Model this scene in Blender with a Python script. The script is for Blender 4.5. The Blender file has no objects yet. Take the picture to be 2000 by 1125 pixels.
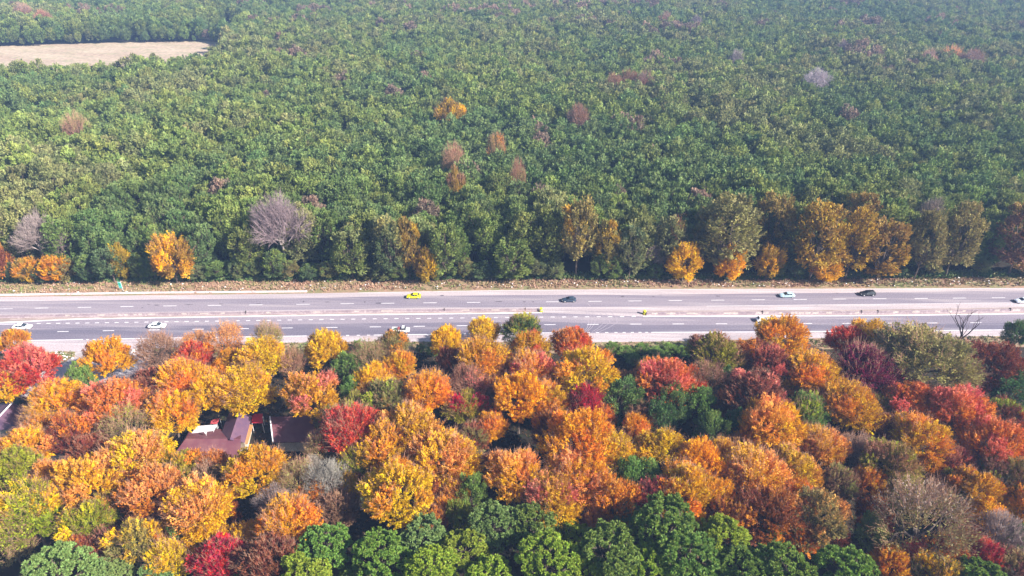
import bpy, math, random
import numpy as np
from mathutils import Vector, Matrix, Euler

# ------------------------------------------------------------------ camera
S = bpy.context.scene
COL = S.collection
CAMH, PITCH, ROLL, F = 104.0, math.radians(29.8), math.radians(1.0), 1333.0
cam_d = bpy.data.cameras.new('camera'); cam = bpy.data.objects.new('camera', cam_d); COL.objects.link(cam)
cam_d.sensor_width = 36.0; cam_d.lens = 36.0 * F / 2000.0
cam_d.clip_start = 1.0; cam_d.clip_end = 12000.0
cam.location = (0, 0, CAMH)
RM = Matrix.Rotation(math.pi/2 - PITCH, 3, 'X') @ Matrix.Rotation(ROLL, 3, 'Z')
cam.rotation_euler = RM.to_euler()
S.camera = cam

# ------------------------------------------------------------------ light
SUN_EL, SUN_AZ = math.radians(33), math.radians(115)      # azimuth clockwise from +Y: from the right, a little behind the camera
sd = Vector((math.sin(SUN_AZ)*math.cos(SUN_EL), math.cos(SUN_AZ)*math.cos(SUN_EL), math.sin(SUN_EL)))
sun_d = bpy.data.lights.new('sun', 'SUN'); sun = bpy.data.objects.new('sun', sun_d); COL.objects.link(sun)
sun_d.energy = 5.0; sun_d.angle = math.radians(0.5); sun_d.color = (1.0, 0.93, 0.84)
sun.rotation_euler = sd.to_track_quat('Z', 'Y').to_euler(); sun.location = (200, -80, 300)
W = bpy.data.worlds.new("World"); S.world = W; W.use_nodes = True
wn = W.node_tree.nodes; wl = W.node_tree.links
bg = wn['Background']; sky = wn.new('ShaderNodeTexSky'); sky.sky_type = 'NISHITA'; sky.sun_disc = False
sky.sun_elevation = SUN_EL; sky.sun_rotation = SUN_AZ
wl.new(sky.outputs[0], bg.inputs[0]); bg.inputs[1].default_value = 0.065
S.view_settings.view_transform = 'Standard'; S.view_settings.look = 'None'
S.view_settings.exposure = 1.36; S.view_settings.gamma = 1.0
S.render.engine = 'CYCLES'
S.cycles.max_bounces = 5; S.cycles.diffuse_bounces = 3; S.cycles.glossy_bounces = 2
S.cycles.transmission_bounces = 3; S.cycles.transparent_max_bounces = 4; S.cycles.volume_bounces = 0
S.cycles.use_denoising = True

RMI = RM.transposed()
def ray(px, py):
    return RM @ Vector(((px-1000)/F, (562.5-py)/F, -1.0))
def at(px, py, z=0.0):
    d = ray(px, py); t = (z-CAMH)/d.z
    return Vector((d.x*t, d.y*t, z))
def proj(p):
    q = RMI @ (Vector(p) - Vector((0, 0, CAMH)))
    return 1000 + F*q.x/-q.z, 562.5 - F*q.y/-q.z, -q.z

# ------------------------------------------------------------------ materials
def nmat(name):
    m = bpy.data.materials.new(name); m.use_nodes = True
    nt = m.node_tree; p = nt.nodes['Principled BSDF']
    return m, nt, nt.nodes, nt.links, p
def plain(name, col, rough=0.7, metal=0.0, vary=0.12, scale=3.0, col2=None):
    m, nt, N, L, p = nmat(name)
    tc = N.new('ShaderNodeTexCoord'); nz = N.new('ShaderNodeTexNoise'); nz.inputs['Scale'].default_value = scale
    nz.inputs['Detail'].default_value = 5
    L.new(tc.outputs['Object'], nz.inputs['Vector'])
    r = N.new('ShaderNodeValToRGB'); r.color_ramp.elements[0].position = .3; r.color_ramp.elements[1].position = .7
    a = [c*(1-vary) for c in col]; b = [min(1, c*(1+vary)) for c in (col2 or col)]
    r.color_ramp.elements[0].color = (*a, 1); r.color_ramp.elements[1].color = (*b, 1)
    L.new(nz.outputs[0], r.inputs[0]); L.new(r.outputs[0], p.inputs['Base Color'])
    p.inputs['Roughness'].default_value = rough; p.inputs['Metallic'].default_value = metal
    return m

def leafmat(name, mode, translucent=0.28):
    """mode OBJECT: colours from the tree's own properties ca (low) and cb (top); INSTANCER: from the instance"""
    m, nt, N, L, p = nmat(name)
    def attr(nm, ty):
        a = N.new('ShaderNodeAttribute'); a.attribute_name = nm; a.attribute_type = ty; return a
    ca, cb = attr('ca', mode), attr('cb', mode)
    at_ = attr('lf', 'GEOMETRY')                     # r: height in crown, g: leaf random, b: lobe random
    sep = N.new('ShaderNodeSeparateColor'); L.new(at_.outputs['Color'], sep.inputs[0])
    def math_(op, a, b, clamp=False):
        n = N.new('ShaderNodeMath'); n.operation = op; n.use_clamp = clamp
        for i, v in enumerate((a, b)):
            if isinstance(v, (int, float)): n.inputs[i].default_value = v
            else: L.new(v, n.inputs[i])
        return n.outputs[0]
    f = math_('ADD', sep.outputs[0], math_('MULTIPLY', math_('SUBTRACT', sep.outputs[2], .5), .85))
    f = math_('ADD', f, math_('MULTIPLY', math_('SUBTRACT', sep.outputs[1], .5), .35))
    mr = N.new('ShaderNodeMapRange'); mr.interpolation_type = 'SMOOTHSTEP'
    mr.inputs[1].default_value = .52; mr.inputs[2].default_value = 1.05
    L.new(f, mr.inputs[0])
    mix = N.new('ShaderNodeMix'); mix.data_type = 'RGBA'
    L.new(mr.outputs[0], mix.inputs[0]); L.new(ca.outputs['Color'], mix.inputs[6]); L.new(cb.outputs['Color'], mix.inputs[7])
    hsv = N.new('ShaderNodeHueSaturation')
    L.new(mix.outputs[2], hsv.inputs['Color'])
    L.new(math_('ADD', .5, math_('MULTIPLY', math_('SUBTRACT', sep.outputs[1], .5), .05)), hsv.inputs['Hue'])
    v = math_('ADD', .68, math_('MULTIPLY', sep.outputs[1], .5))
    v = math_('MULTIPLY', v, math_('ADD', .85, math_('MULTIPLY', sep.outputs[2], .3)))
    L.new(v, hsv.inputs['Value'])
    col = hsv.outputs[0]
    L.new(col, p.inputs['Base Color']); p.inputs['Roughness'].default_value = .62
    p.inputs['Specular IOR Level'].default_value = .25
    if translucent:
        tr = N.new('ShaderNodeBsdfTranslucent'); L.new(col, tr.inputs[0])
        ms = N.new('ShaderNodeMixShader'); ms.inputs[0].default_value = translucent
        L.new(p.outputs[0], ms.inputs[1]); L.new(tr.outputs[0], ms.inputs[2])
        L.new(ms.outputs[0], N['Material Output'].inputs[0])
    return m

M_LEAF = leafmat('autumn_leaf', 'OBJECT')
M_WOODLEAF = leafmat('wood_leaf', 'INSTANCER', 0.2)
M_BARK = plain('bark', (.13, .095, .075), .9, vary=.3, scale=2)
M_BARKP = plain('pale_bark', (.34, .28, .26), .9, vary=.2, scale=2)
M_TWIG = leafmat('twig', 'OBJECT', 0)

# ------------------------------------------------------------------ object helpers
def tag(o, label=None, cat=None, group=None, kind=None):
    if label: o['label'] = label
    if cat: o['category'] = cat
    if group: o['group'] = group
    if kind: o['kind'] = kind
    return o
def obj(name, me, parent=None, mat=None):
    if mat is not None and len(me.materials) == 0: me.materials.append(mat)
    o = bpy.data.objects.new(name, me); COL.objects.link(o)
    if parent: o.parent = parent
    return o
def thing(name, loc, rz=0, **k):
    o = bpy.data.objects.new(name, None); COL.objects.link(o); o.location = loc; o.rotation_euler = (0, 0, rz)
    o.empty_display_size = .5
    return tag(o, **k)
def mesh(name, V, Fc, attrs=None, smooth=False):
    me = bpy.data.meshes.new(name)
    me.from_pydata(V.tolist() if hasattr(V, 'tolist') else V, [], Fc.tolist() if hasattr(Fc, 'tolist') else Fc)
    for nm, arr in (attrs or {}).items():
        a = me.attributes.new(nm, 'FLOAT_COLOR', 'POINT')
        arr = np.concatenate([arr, np.ones((len(arr), 1))], 1).astype(np.float32)
        a.data.foreach_set('color', arr.ravel())
    if smooth: me.polygons.foreach_set('use_smooth', [True]*len(me.polygons))
    me.update(); return me
class MB:
    """collects boxes, prisms and free faces into one mesh"""
    def __init__(s): s.v = []; s.f = []
    def add(s, V, Fc):
        n = len(s.v); s.v += [tuple(p) for p in V]; s.f += [tuple(i+n for i in f) for f in Fc]; return s
    def box(s, x0, x1, y0, y1, z0, z1):
        return s.add([(x0,y0,z0),(x1,y0,z0),(x1,y1,z0),(x0,y1,z0),(x0,y0,z1),(x1,y0,z1),(x1,y1,z1),(x0,y1,z1)],
                     [(3,2,1,0),(4,5,6,7),(0,1,5,4),(1,2,6,5),(2,3,7,6),(3,0,4,7)])
    def hexa(s, P):      # 8 corner points: bottom ring, top ring
        return s.add(P, [(3,2,1,0),(4,5,6,7),(0,1,5,4),(1,2,6,5),(2,3,7,6),(3,0,4,7)])
    def slab(s, P, t):   # polygon given counter-clockwise from above, thickness t downwards
        n = len(P); q = [(p[0], p[1], p[2]-t) for p in P]
        return s.add(list(P)+q, [tuple(range(n)), tuple(range(2*n-1, n-1, -1))] + [(i, i+n, (i+1) % n+n, (i+1) % n) for i in range(n)])
    def cyl(s, c0, c1, r0, r1, n=12, caps=True):
        c0 = Vector(c0); c1 = Vector(c1); d = (c1-c0).normalized()
        a = d.orthogonal().normalized(); b = d.cross(a)
        V = []; 
        for c, r in ((c0, r0), (c1, r1)):
            for k in range(n):
                t = 2*math.pi*k/n; V.append(c + (a*math.cos(t)+b*math.sin(t))*r)
        Fc = [(k, (k+1) % n, n+(k+1) % n, n+k) for k in range(n)]
        if caps: Fc += [tuple(range(n-1, -1, -1)), tuple(range(n, 2*n))]
        return s.add(V, Fc)
    def build(s, name, mat, parent=None, bevel=0, smooth=False):
        me = bpy.data.meshes.new(name); me.from_pydata(s.v, [], s.f); me.update(); me.materials.append(mat)
        if smooth: me.polygons.foreach_set('use_smooth', [True]*len(me.polygons))
        o = obj(name, me, parent)
        if bevel:
            b = o.modifiers.new('bevel', 'BEVEL'); b.width = bevel; b.segments = 2; b.limit_method = 'ANGLE'
        return o

# ------------------------------------------------------------------ ground, roads
def noise_mix(N, L, tc, scale, detail, lo, hi, sx=1, sy=1):
    mp = N.new('ShaderNodeMapping'); mp.inputs['Scale'].default_value = (sx, sy, 1)
    L.new(tc.outputs['Object'], mp.inputs[0])
    nz = N.new('ShaderNodeTexNoise'); nz.inputs['Scale'].default_value = scale; nz.inputs['Detail'].default_value = detail
    L.new(mp.outputs[0], nz.inputs['Vector'])
    mr = N.new('ShaderNodeMapRange'); mr.inputs[1].default_value = lo; mr.inputs[2].default_value = hi
    L.new(nz.outputs[0], mr.inputs[0]); return mr.outputs[0]
def mixc(N, L, f, a, b):
    mx = N.new('ShaderNodeMix'); mx.data_type = 'RGBA'
    if isinstance(f, float): mx.inputs[0].default_value = f
    else: L.new(f, mx.inputs[0])
    for i, c in ((6, a), (7, b)):
        if isinstance(c, tuple): mx.inputs[i].default_value = (*c, 1)
        else: L.new(c, mx.inputs[i])
    return mx.outputs[2]
def groundmat(name, base, second, third, sc=(.05, .6, 4), stretch=(1, 1), rough=.95, bump=.0):
    m, nt, N, L, p = nmat(name); tc = N.new('ShaderNodeTexCoord')
    c = mixc(N, L, noise_mix(N, L, tc, sc[0], 6, .4, .6, *stretch), base, second)
    c = mixc(N, L, noise_mix(N, L, tc, sc[1], 8, .5, .68, *stretch), c, third)
    fine = noise_mix(N, L, tc, sc[2], 4, .3, .7)
    h = N.new('ShaderNodeHueSaturation'); L.new(c, h.inputs['Color'])
    mr = N.new('ShaderNodeMapRange'); mr.inputs[3].default_value = .75; mr.inputs[4].default_value = 1.25
    L.new(fine, mr.inputs[0]); L.new(mr.outputs[0], h.inputs['Value'])
    L.new(h.outputs[0], p.inputs['Base Color']); p.inputs['Roughness'].default_value = rough
    p.inputs['Specular IOR Level'].default_value = .2
    return m
M_FLOOR = groundmat('forest_floor', (.022, .018, .013), (.04, .026, .016), (.02, .03, .011))
M_VERGE = groundmat('dry_verge', (.30, .20, .13), (.20, .19, .09), (.36, .22, .17), (.12, .8, 3))
M_FIELD = groundmat('stubble_field', (.40, .30, .22), (.47, .37, .27), (.34, .30, .19), (.02, .06, .4), (1, 2.5))
M_ASPH = groundmat('asphalt_worn', (.26, .225, .265), (.205, .18, .225), (.32, .28, .31), (.12, .5, 3), (.05, 1), .85)
M_ASPH2 = groundmat('asphalt_dark', (.175, .155, .20), (.14, .127, .172), (.23, .205, .245), (.12, .5, 3), (.05, 1), .85)
M_SHOUL = groundmat('dusty_shoulder', (.43, .365, .385), (.36, .31, .335), (.50, .435, .45), (.2, .7, 3), (.06, 1), .9)
M_DIRT = groundmat('median_dirt', (.36, .29, .27), (.28, .22, .20), (.45, .37, .36), (.2, .9, 4), (.3, 1))
M_PAINT = groundmat('white_paint', (.80, .78, .80), (.74, .72, .75), (.62, .58, .62), (.2, 1.2, 8), (.4, 1), .6)
M_SIDE = groundmat('side_road_gravel', (.42, .37, .37), (.36, .32, .33), (.5, .44, .43), (.1, .6, 3))

def sheet(name, pts, z, mat, kind='structure', **k):
    me = bpy.data.meshes.new(name); me.from_pydata([(p.x, p.y, z) for p in pts], [], [tuple(range(len(pts)))])
    me.update(); me.materials.append(mat); return tag(obj(name, me), kind=kind, **k)
def lerp_line(pl, x):
    for (x0, y0), (x1, y1) in zip(pl, pl[1:]):
        if x <= x1 or (x1, y1) == pl[-1]: return y0 + (y1-y0)*(x-x0)/(x1-x0)
XS = [-260, -120, 0, 75, 150, 225, 300, 400, 550, 640, 750, 870, 1000, 1060, 1160, 1255, 1340, 1500, 1650, 1800, 2000, 2150, 2300]
def strip(name, top, bot, z, mat, xs=XS, kind='structure', **k):
    """a strip of ground between two edges seen in the photograph, laid out in world metres"""
    a = [at(x, lerp_line(bot, x)) for x in xs]; b = [at(x, lerp_line(top, x)) for x in xs]
    n = len(xs); V = [(p.x, p.y, z) for p in a+b]
    me = bpy.data.meshes.new(name); me.from_pydata(V, [], [(i, i+1, n+i+1, n+i) for i in range(n-1)])
    me.update(); me.materials.append(mat); return tag(obj(name, me), kind=kind, **k)

me = bpy.data.meshes.new('ground'); me.from_pydata([(-6000, -400, 0), (6000, -400, 0), (6000, 9000, 0), (-6000, 9000, 0)], [], [(0, 1, 2, 3)])
me.update(); me.materials.append(M_FLOOR); tag(obj('ground', me), kind='structure')

FIELDPX = [(-260, 186), (-200, 97), (60, 88), (230, 83), (400, 80), (428, 82), (450, 94), (446, 128), (410, 152), (345, 168), (250, 176), (100, 182)]
L_VTOP = [(-300, 556), (0, 551), (300, 549), (640, 547), (1000, 545), (1500, 545), (2000, 540), (2300, 538)]
L_SHTOP = [(-300, 583.5), (0, 580), (300, 576.5), (550, 574), (750, 570.5), (1000, 566.5), (1300, 564.5), (1600, 564), (2000, 562.5), (2300, 561.5)]
L_ASTOP = [(-300, 592), (0, 588.8), (300, 585), (550, 583), (750, 579), (1000, 576.3), (1300, 575.5), (1400, 574), (1700, 571.5), (2000, 567.5), (2300, 565)]
L_ASBOT = [(-300, 617.5), (0, 613.5), (300, 609.5), (550, 606), (720, 603), (920, 600.8), (1060, 600), (1300, 598.5), (1500, 596), (1700, 594), (2000, 590.5), (2300, 588)]
L_MEDTOP = [(-300, 620), (0, 616.3), (300, 611.5), (550, 608.5), (720, 605.5), (920, 603.5), (1060, 603), (1255, 607), (1400, 606.5), (1700, 605), (2000, 600), (2300, 597)]
L_MEDBOT = [(-300, 640), (0, 629), (150, 622.3), (300, 620.2), (550, 616), (720, 613.8), (920, 611.8), (1060, 610), (1255, 616), (1400, 615.7), (1700, 615), (2000, 611.5), (2300, 609)]
L_NLEFT = [(-300, 641.5), (0, 630.5), (150, 623.3), (300, 621), (550, 616.7), (720, 614.6), (920, 612.6), (1060, 610.8), (1062, 611), (1255, 618.2), (1400, 617.6), (1700, 616.8), (2000, 613), (2300, 610.5)]
L_NRIGHT = [(-300, 669.5), (0, 666.3), (160, 663.4), (300, 660.7), (350, 660), (550, 657), (700, 655), (860, 653), (1060, 650.3), (1270, 649.2), (1500, 648.3), (1600, 647.3), (1900, 645), (2300, 641)]
L_NSHBOT = [(-300, 696), (0, 690), (150, 686.5), (250, 682.5), (400, 676), (550, 669.5), (700, 667.5), (860, 667), (1180, 668.5), (1340, 666), (1600, 660), (2000, 656), (2300, 652)]
off = lambda pl, d: [(x, y+d) for x, y in pl]
strip('verge', L_VTOP, off(L_SHTOP, .8), .004, M_VERGE)
strip('road_shoulder', L_SHTOP, off(L_ASBOT, 11), .008, M_SHOUL)
strip('roadway', L_ASTOP, off(L_ASBOT, 0), .012, M_ASPH)
strip('road_shoulder', off(L_NLEFT, -9), L_NSHBOT, .016, M_SHOUL)
strip('median_strip', off(L_MEDTOP, 0), off(L_MEDBOT, .4), .02, M_DIRT, [x for x in XS if x <= 1060])
strip('median_strip', off(L_MEDTOP, 0), off(L_MEDBOT, .4), .02, M_DIRT, [x for x in XS if x >= 1255])
strip('median_opening', [(1060, 603), (1255, 607)], [(1060, 611), (1255, 617)], .022, M_SHOUL, [1060, 1110, 1160, 1210, 1255])
strip('roadway', off(L_NLEFT, 0), off(L_NRIGHT, 1.2), .024, M_ASPH)
strip('roadway', off(L_NLEFT, 17), off(L_NRIGHT, -.8), .028, M_ASPH2)
strip('verge', off(L_NSHBOT, -.5), off(L_NSHBOT, 22), .006, M_VERGE, [x for x in XS if x <= 150])
strip('verge', off(L_NSHBOT, -.5), off(L_NSHBOT, 22), .006, M_VERGE, [x for x in XS if x >= 300])
P = [at(*p) for p in [(150, 684.5), (300, 680.5), (292, 700), (280, 770), (170, 775), (40, 775), (40, 742), (95, 722), (130, 706)]]
sheet('side_road', P[::-1], .010, M_SIDE)
P = [at(*p) for p in FIELDPX]
sheet('field', P[::-1], .05, M_FIELD)

# painted markings
def dashes(name, segs, w=.17, z=.034):
    V = []; Fc = []
    for (x0, y0, x1, y1) in segs:
        a, b = at(x0, y0), at(x1, y1); d = (b-a).normalized(); n = Vector((-d.y, d.x, 0))*w/2
        k = len(V); V += [(*(q.xy), z) for q in (a-n, b-n, b+n, a+n)]; Fc.append((k, k+1, k+2, k+3))
    me = bpy.data.meshes.new(name); me.from_pydata(V, [], Fc); me.update(); me.materials.append(M_PAINT)
    return tag(obj(name, me), kind='structure')
FAR = [(12, 603.3), (81, 601.8), (165, 600.4), (248, 598.8), (332, 597.6), (419, 596.6), (500, 595.5), (592, 594.5), (678, 593.3), (757, 592.4), (840, 591.5), (925, 590.8), (1079, 589.6), (1162, 588.6), (1240, 587.9), (1319, 587.1), (1402, 586.4), (1481, 585.6), (1563, 584.9), (1640, 584.2), (1718, 583.6), (1799, 583), (1874, 582.4), (1950, 581.7), (2030, 581)]
NEAR = [(40, 649.3), (123, 647.7), (212, 646), (301, 644.5), (387, 643.1), (475, 641.9), (561, 640.7), (648, 639.6), (733, 638.5), (819, 637.4), (903, 636.3), (988, 635.2), (1074, 634.2), (1158, 633.6), (1242, 633.1), (1325, 632.8), (1409, 632.5), (1492, 632.3), (1575, 632), (1656, 631.7), (1736, 631.3), (1820, 630.9), (1906, 630.3), (1988, 629.4)]
def cut(pl, half):
    return [(x-half, lerp_line(pl, x-half), x+half, lerp_line(pl, x+half)) for x, y in pl]
dashes('lane_marking', cut(FAR, 13), .22); dashes('lane_marking', cut(NEAR, 11), .24)
DOT = [(75, 632), (180, 630.8), (300, 629), (420, 627.3), (550, 625.4), (720, 623), (920, 621), (1055, 619.5), (1245, 618.2)]
xs = []; x = 72
while x < 1250: xs.append(x); x += 18.5 + (x/1250)*4.5
dashes('lane_marking', [(x, lerp_line(DOT, x), x+8, lerp_line(DOT, x+8)) for x in xs], .28)
def solid(pl, x0, x1, w, z=.038):
    q = [x0] + [p[0] for p in pl if x0 < p[0] < x1] + [x1]
    return dashes('edge_line', [(a, lerp_line(pl, a), b, lerp_line(pl, b)) for a, b in zip(q, q[1:])], w, z)
solid(L_NLEFT, -250, 1058, .45); solid(L_NLEFT, 1256, 2300, .42)
solid([(-300, 637), (28, 633), (60, 631.8)], -250, 30, .3, .042)
solid(L_NRIGHT, -250, 162, .34); solid(L_NRIGHT, 225, 395, .3); solid(L_NRIGHT, 410, 600, .3)
solid(L_NRIGHT, 730, 1100, .3); solid(L_NRIGHT, 1272, 2300, .32)
dashes('edge_line', [(x, lerp_line(L_NRIGHT, x), x+6, lerp_line(L_NRIGHT, x+6)) for x in (168, 181, 195, 209, 610, 628, 676, 697, 717, 1112, 1130, 1146, 1164, 1182, 1200, 1216, 1232, 1247, 1260)], .3)
solid([(a, b+.6) for a, b in L_ASBOT], 1380, 2300, .12); solid([(a, b+.6) for a, b in L_SHTOP], 700, 2300, .16)
# tyre marks and stains worn into the asphalt
M_TAR = plain('tar_patch', (.10, .085, .11), .8); M_SCUFF = plain('tyre_scuff', (.31, .27, .315), .85)
random.seed(5)
V = []; Fc = []
def blotch(px, py, rx, ry, z=.031):
    c = at(px, py); k = len(V); n = 12
    for i in range(n):
        t = 2*math.pi*i/n; q = random.uniform(.55, 1.1); V.append((c.x+rx*q*math.cos(t), c.y+ry*q*math.sin(t), z))
    Fc.append(tuple(range(k, k+n)))
for px, py, rx, ry in [(740, 592.3, 1.3, .35), (1216, 579, .7, .5), (1276, 579, .4, .4), (1402, 578.6, 1.0, .3), (593, 589, .4, .5), (712, 590, .3, .6), (1635, 572.5, .4, .25), (278, 601.5, .4, .3), (306, 596, .9, .3), (370, 595, 1.4, .2), (432, 594, .8, .2), (290, 594.5, .6, .2), (505, 593.5, .8, .2), (863, 577, .7, .3), (975, 589, 1.2, .25), (1024, 589.5, .5, .3), (1041, 589.5, .4, .3), (1705, 569, .6, .2), (1595, 596, .5, .2), (640, 590, 1.0, .2), (1290, 576.5, .5, .15)]:
    blotch(px, py, rx, ry)
me = bpy.data.meshes.new('road_stain'); me.from_pydata(V, [], Fc); me.update(); me.materials.append(M_TAR); tag(obj('road_stain', me), kind='structure')
def arc(pts, w):
    return [(*a, *b) for a, b in zip(pts, pts[1:])]
sc = []
for dx in (0, 6, 12, 30, 41, 56): 
    k = dx*.35
    sc += arc([(1144+k+dx*.5, 608), (1149+k+dx*.6, 618), (1150+dx, 630), (1147+dx*.75, 640), (1140+dx*.55, 648)], .1)
d = dashes('tyre_mark', sc, .16, .03); d.data.materials[0] = M_SCUFF
d = dashes('tyre_mark', [(1146, 592, 1151, 597), (1148, 592, 1153, 598)], .15, .03); d.data.materials[0] = M_SCUFF
d = dashes('road_joint', arc([(1052, 605.3), (1110, 607.2), (1180, 609.4), (1250, 610.6)], .1), .12, .03); d.data.materials[0] = M_TAR

# ------------------------------------------------------------------ tree meshes
def unit(a): return a/np.maximum(np.linalg.norm(a, axis=-1, keepdims=True), 1e-9)
def leaf_quads(c, axis, nrm, ln, wd):
    """rhombic leaf sprigs: centre, long axis, normal, half length, half width"""
    side = unit(np.cross(nrm, axis)); n = len(c)
    V = np.empty((n, 4, 3))
    V[:, 0] = c - axis*ln; V[:, 1] = c + side*wd + axis*ln*.1; V[:, 2] = c + axis*ln; V[:, 3] = c - side*wd + axis*ln*.1
    return V.reshape(-1, 3), np.arange(n*4).reshape(-1, 4)
def prisms(segs, sides=3):
    """segs: array n x 8 (p0, p1, r0, r1) -> one mesh of thin tapered prisms"""
    s = np.array(segs, float); p0, p1, r0, r1 = s[:, :3], s[:, 3:6], s[:, 6], s[:, 7]
    d = unit(p1-p0); ref = np.where(np.abs(d[:, 2:3]) < .9, [[0, 0, 1.]], [[1., 0, 0]]); a = unit(np.cross(d, ref)); b = np.cross(d, a)
    n = len(s); V = np.empty((n, 2*sides, 3))
    for k in range(sides):
        t = 2*math.pi*k/sides; o = a*math.cos(t)+b*math.sin(t)
        V[:, k] = p0+o*r0[:, None]; V[:, sides+k] = p1+o*r1[:, None]
    base = (np.arange(n)*2*sides)[:, None]
    Fc = np.concatenate([base+np.array([k, (k+1) % sides, sides+(k+1) % sides, sides+k]) for k in range(sides)])
    return V.reshape(-1, 3), Fc
def curve(rng, a, b, r0, r1, n, wob, segs):
    a = np.array(a, float); b = np.array(b, float); L = np.linalg.norm(b-a); prev = a; 
    for i in range(1, n+1):
        t = i/n; p = a+(b-a)*t + (rng.normal(size=3)*wob*L*(1 if i < n else 0)); p[2] += math.sin(t*math.pi)*-.04*L
        segs.append([*prev, *p, r0+(r1-r0)*(i-1)/n, r0+(r1-r0)*i/n]); prev = p
def trunk_mesh(name, segs):
    V, Fc = prisms(segs, 6); me = mesh(name, V, Fc, smooth=True); return me
def broadleaf(name, seed, R, Rz, zc, nl, ns, nleaf, leaf, lobe=.5, spread=.5, up=.35, twig=.5, low=-.35, mat=None, gap=.0):
    """crown of nl lobes, each of ns sprays carrying nleaf sprigs; returns (trunk mesh, crown mesh)"""
    rng = np.random.default_rng(seed)
    d = []
    for k in range(nl):
        zz = low + (1-low)*(k+.5)/nl; a = k*2.39996 + rng.uniform(-.35, .35); r = math.sqrt(max(0, 1-zz*zz))
        d.append([r*math.cos(a), r*math.sin(a), zz + rng.uniform(-.1, .1)])
    d = unit(np.array(d)); SC = np.array([R, R, Rz]); fork = np.array([0, 0, zc-Rz*.75])
    cen = d*SC*(1-lobe)*rng.uniform(.72, 1.28, (nl, 1)) + [0, 0, zc]
    rk = lobe*R*rng.uniform(.72, 1.25, nl); lv = rng.random(nl)
    segs = []; curve(rng, (0, 0, -.2), fork, R*.055, R*.04, 3, .02, segs)
    C = []; A = []; Nn = []; AT = []; tw = []
    for k in range(nl):
        curve(rng, fork + [0, 0, rng.uniform(-.1, .3)*Rz], cen[k], R*.024, R*.01, 3, .05, segs)
        u = unit(rng.normal(size=(ns*3, 3)))
        w = (u*d[k]).sum(1) + .45*u[:, 2]
        u = u[np.argsort(-w + rng.normal(size=len(w))*.35)][:ns]
        tip = cen[k] + u*rk[k]*rng.uniform(.8, 1.2, (ns, 1))*np.array([1, 1, .5+.5*min(1.3, Rz/R)])
        g = unit(unit(tip-fork)*.6 + u*.5 + rng.normal(size=(ns, 3))*.16 + np.stack([0*u[:, 2], 0*u[:, 2], up*np.clip(u[:, 2]*1.6+.35, -.7, 1.1)], 1))
        L = rk[k]*rng.uniform(.75, 1.15, ns)
        base = tip - g*L[:, None]
        lat = unit(np.cross(g, [0, 0, 1.]) + rng.normal(size=(ns, 3))*.25); nn = unit(np.cross(lat, g)); nn *= np.sign(nn[:, 2:3]+1e-6)
        for j in range(min(ns, 10)): segs.append([*cen[k], *base[j], R*.006, R*.004])
        t = rng.beta(1.5, 1.1, (ns, nleaf)); s = rng.uniform(-1, 1, (ns, nleaf))
        wv = rk[k]*spread*(1-.65*t)*s
        c = base[:, None]+g[:, None]*(L[:, None]*t)[..., None] + lat[:, None]*wv[..., None]*.7 + nn[:, None]*(rng.normal(size=(ns, nleaf))*.05*R*lobe - .12*np.abs(wv))[..., None]
        ax = unit(g[:, None] + lat[:, None]*(s*.8)[..., None] + rng.normal(size=(ns, nleaf, 3))*.35)
        nv = unit(nn[:, None] + rng.normal(size=(ns, nleaf, 3))*.34)
        C.append(c.reshape(-1, 3)); A.append(ax.reshape(-1, 3)); Nn.append(nv.reshape(-1, 3))
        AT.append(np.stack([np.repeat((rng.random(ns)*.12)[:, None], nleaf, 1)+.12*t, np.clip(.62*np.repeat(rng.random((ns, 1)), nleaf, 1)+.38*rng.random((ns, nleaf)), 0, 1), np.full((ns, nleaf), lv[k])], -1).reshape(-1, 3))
        if twig:
            sel = (u[:, 2] > -.1) & (rng.random(ns) < twig)
            for b_, g_, l_ in zip(tip[sel], g[sel], L[sel]):
                tw.append([*(b_-g_*l_*.9), *(b_+g_*l_*.30), R*.0045, R*.0015])
                for q in range(2):
                    e = unit(g_+rng.normal(size=3)*.32+[0, 0, .15]); o = b_-g_*l_*rng.uniform(.1, .5); tw.append([*o, *(o+e*l_*.62), R*.0032, R*.0012])
    c = np.concatenate(C); ax = np.concatenate(A); nv = np.concatenate(Nn); atr = np.concatenate(AT)
    ax = unit(ax - nv*(ax*nv).sum(1, keepdims=True))
    n = len(c); sz = leaf*rng.uniform(.6, 1.25, (n, 1))
    V, Fc = leaf_quads(c, ax, nv, sz, sz*.52)
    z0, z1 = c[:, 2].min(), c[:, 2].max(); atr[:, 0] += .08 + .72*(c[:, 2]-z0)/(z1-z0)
    attrs = np.repeat(atr, 4, axis=0)
    cm = mesh(name+'_crown', V, Fc, {'lf': attrs}); cm.materials.append(mat or M_LEAF)
    if tw:
        tv, tf = prisms(tw, 3)
    V1, F1 = prisms(segs, 5)
    me = bpy.data.meshes.new(name+'_trunk')
    if tw: 
        me.from_pydata(np.concatenate([V1, tv]).tolist(), [], np.concatenate([F1, tf+len(V1)]).tolist())
        me.materials.append(M_BARK); me.materials.append(M_TWIGB)
        me.polygons.foreach_set('material_index', [0]*len(F1)+[1]*len(tf))
    else:
        me.from_pydata(V1.tolist(), [], F1.tolist()); me.materials.append(M_BARK)
    me.update(); return me, cm
M_TWIGB = plain('fine_twigs', (.40, .22, .14), .9, vary=.2, scale=.8)

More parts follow.
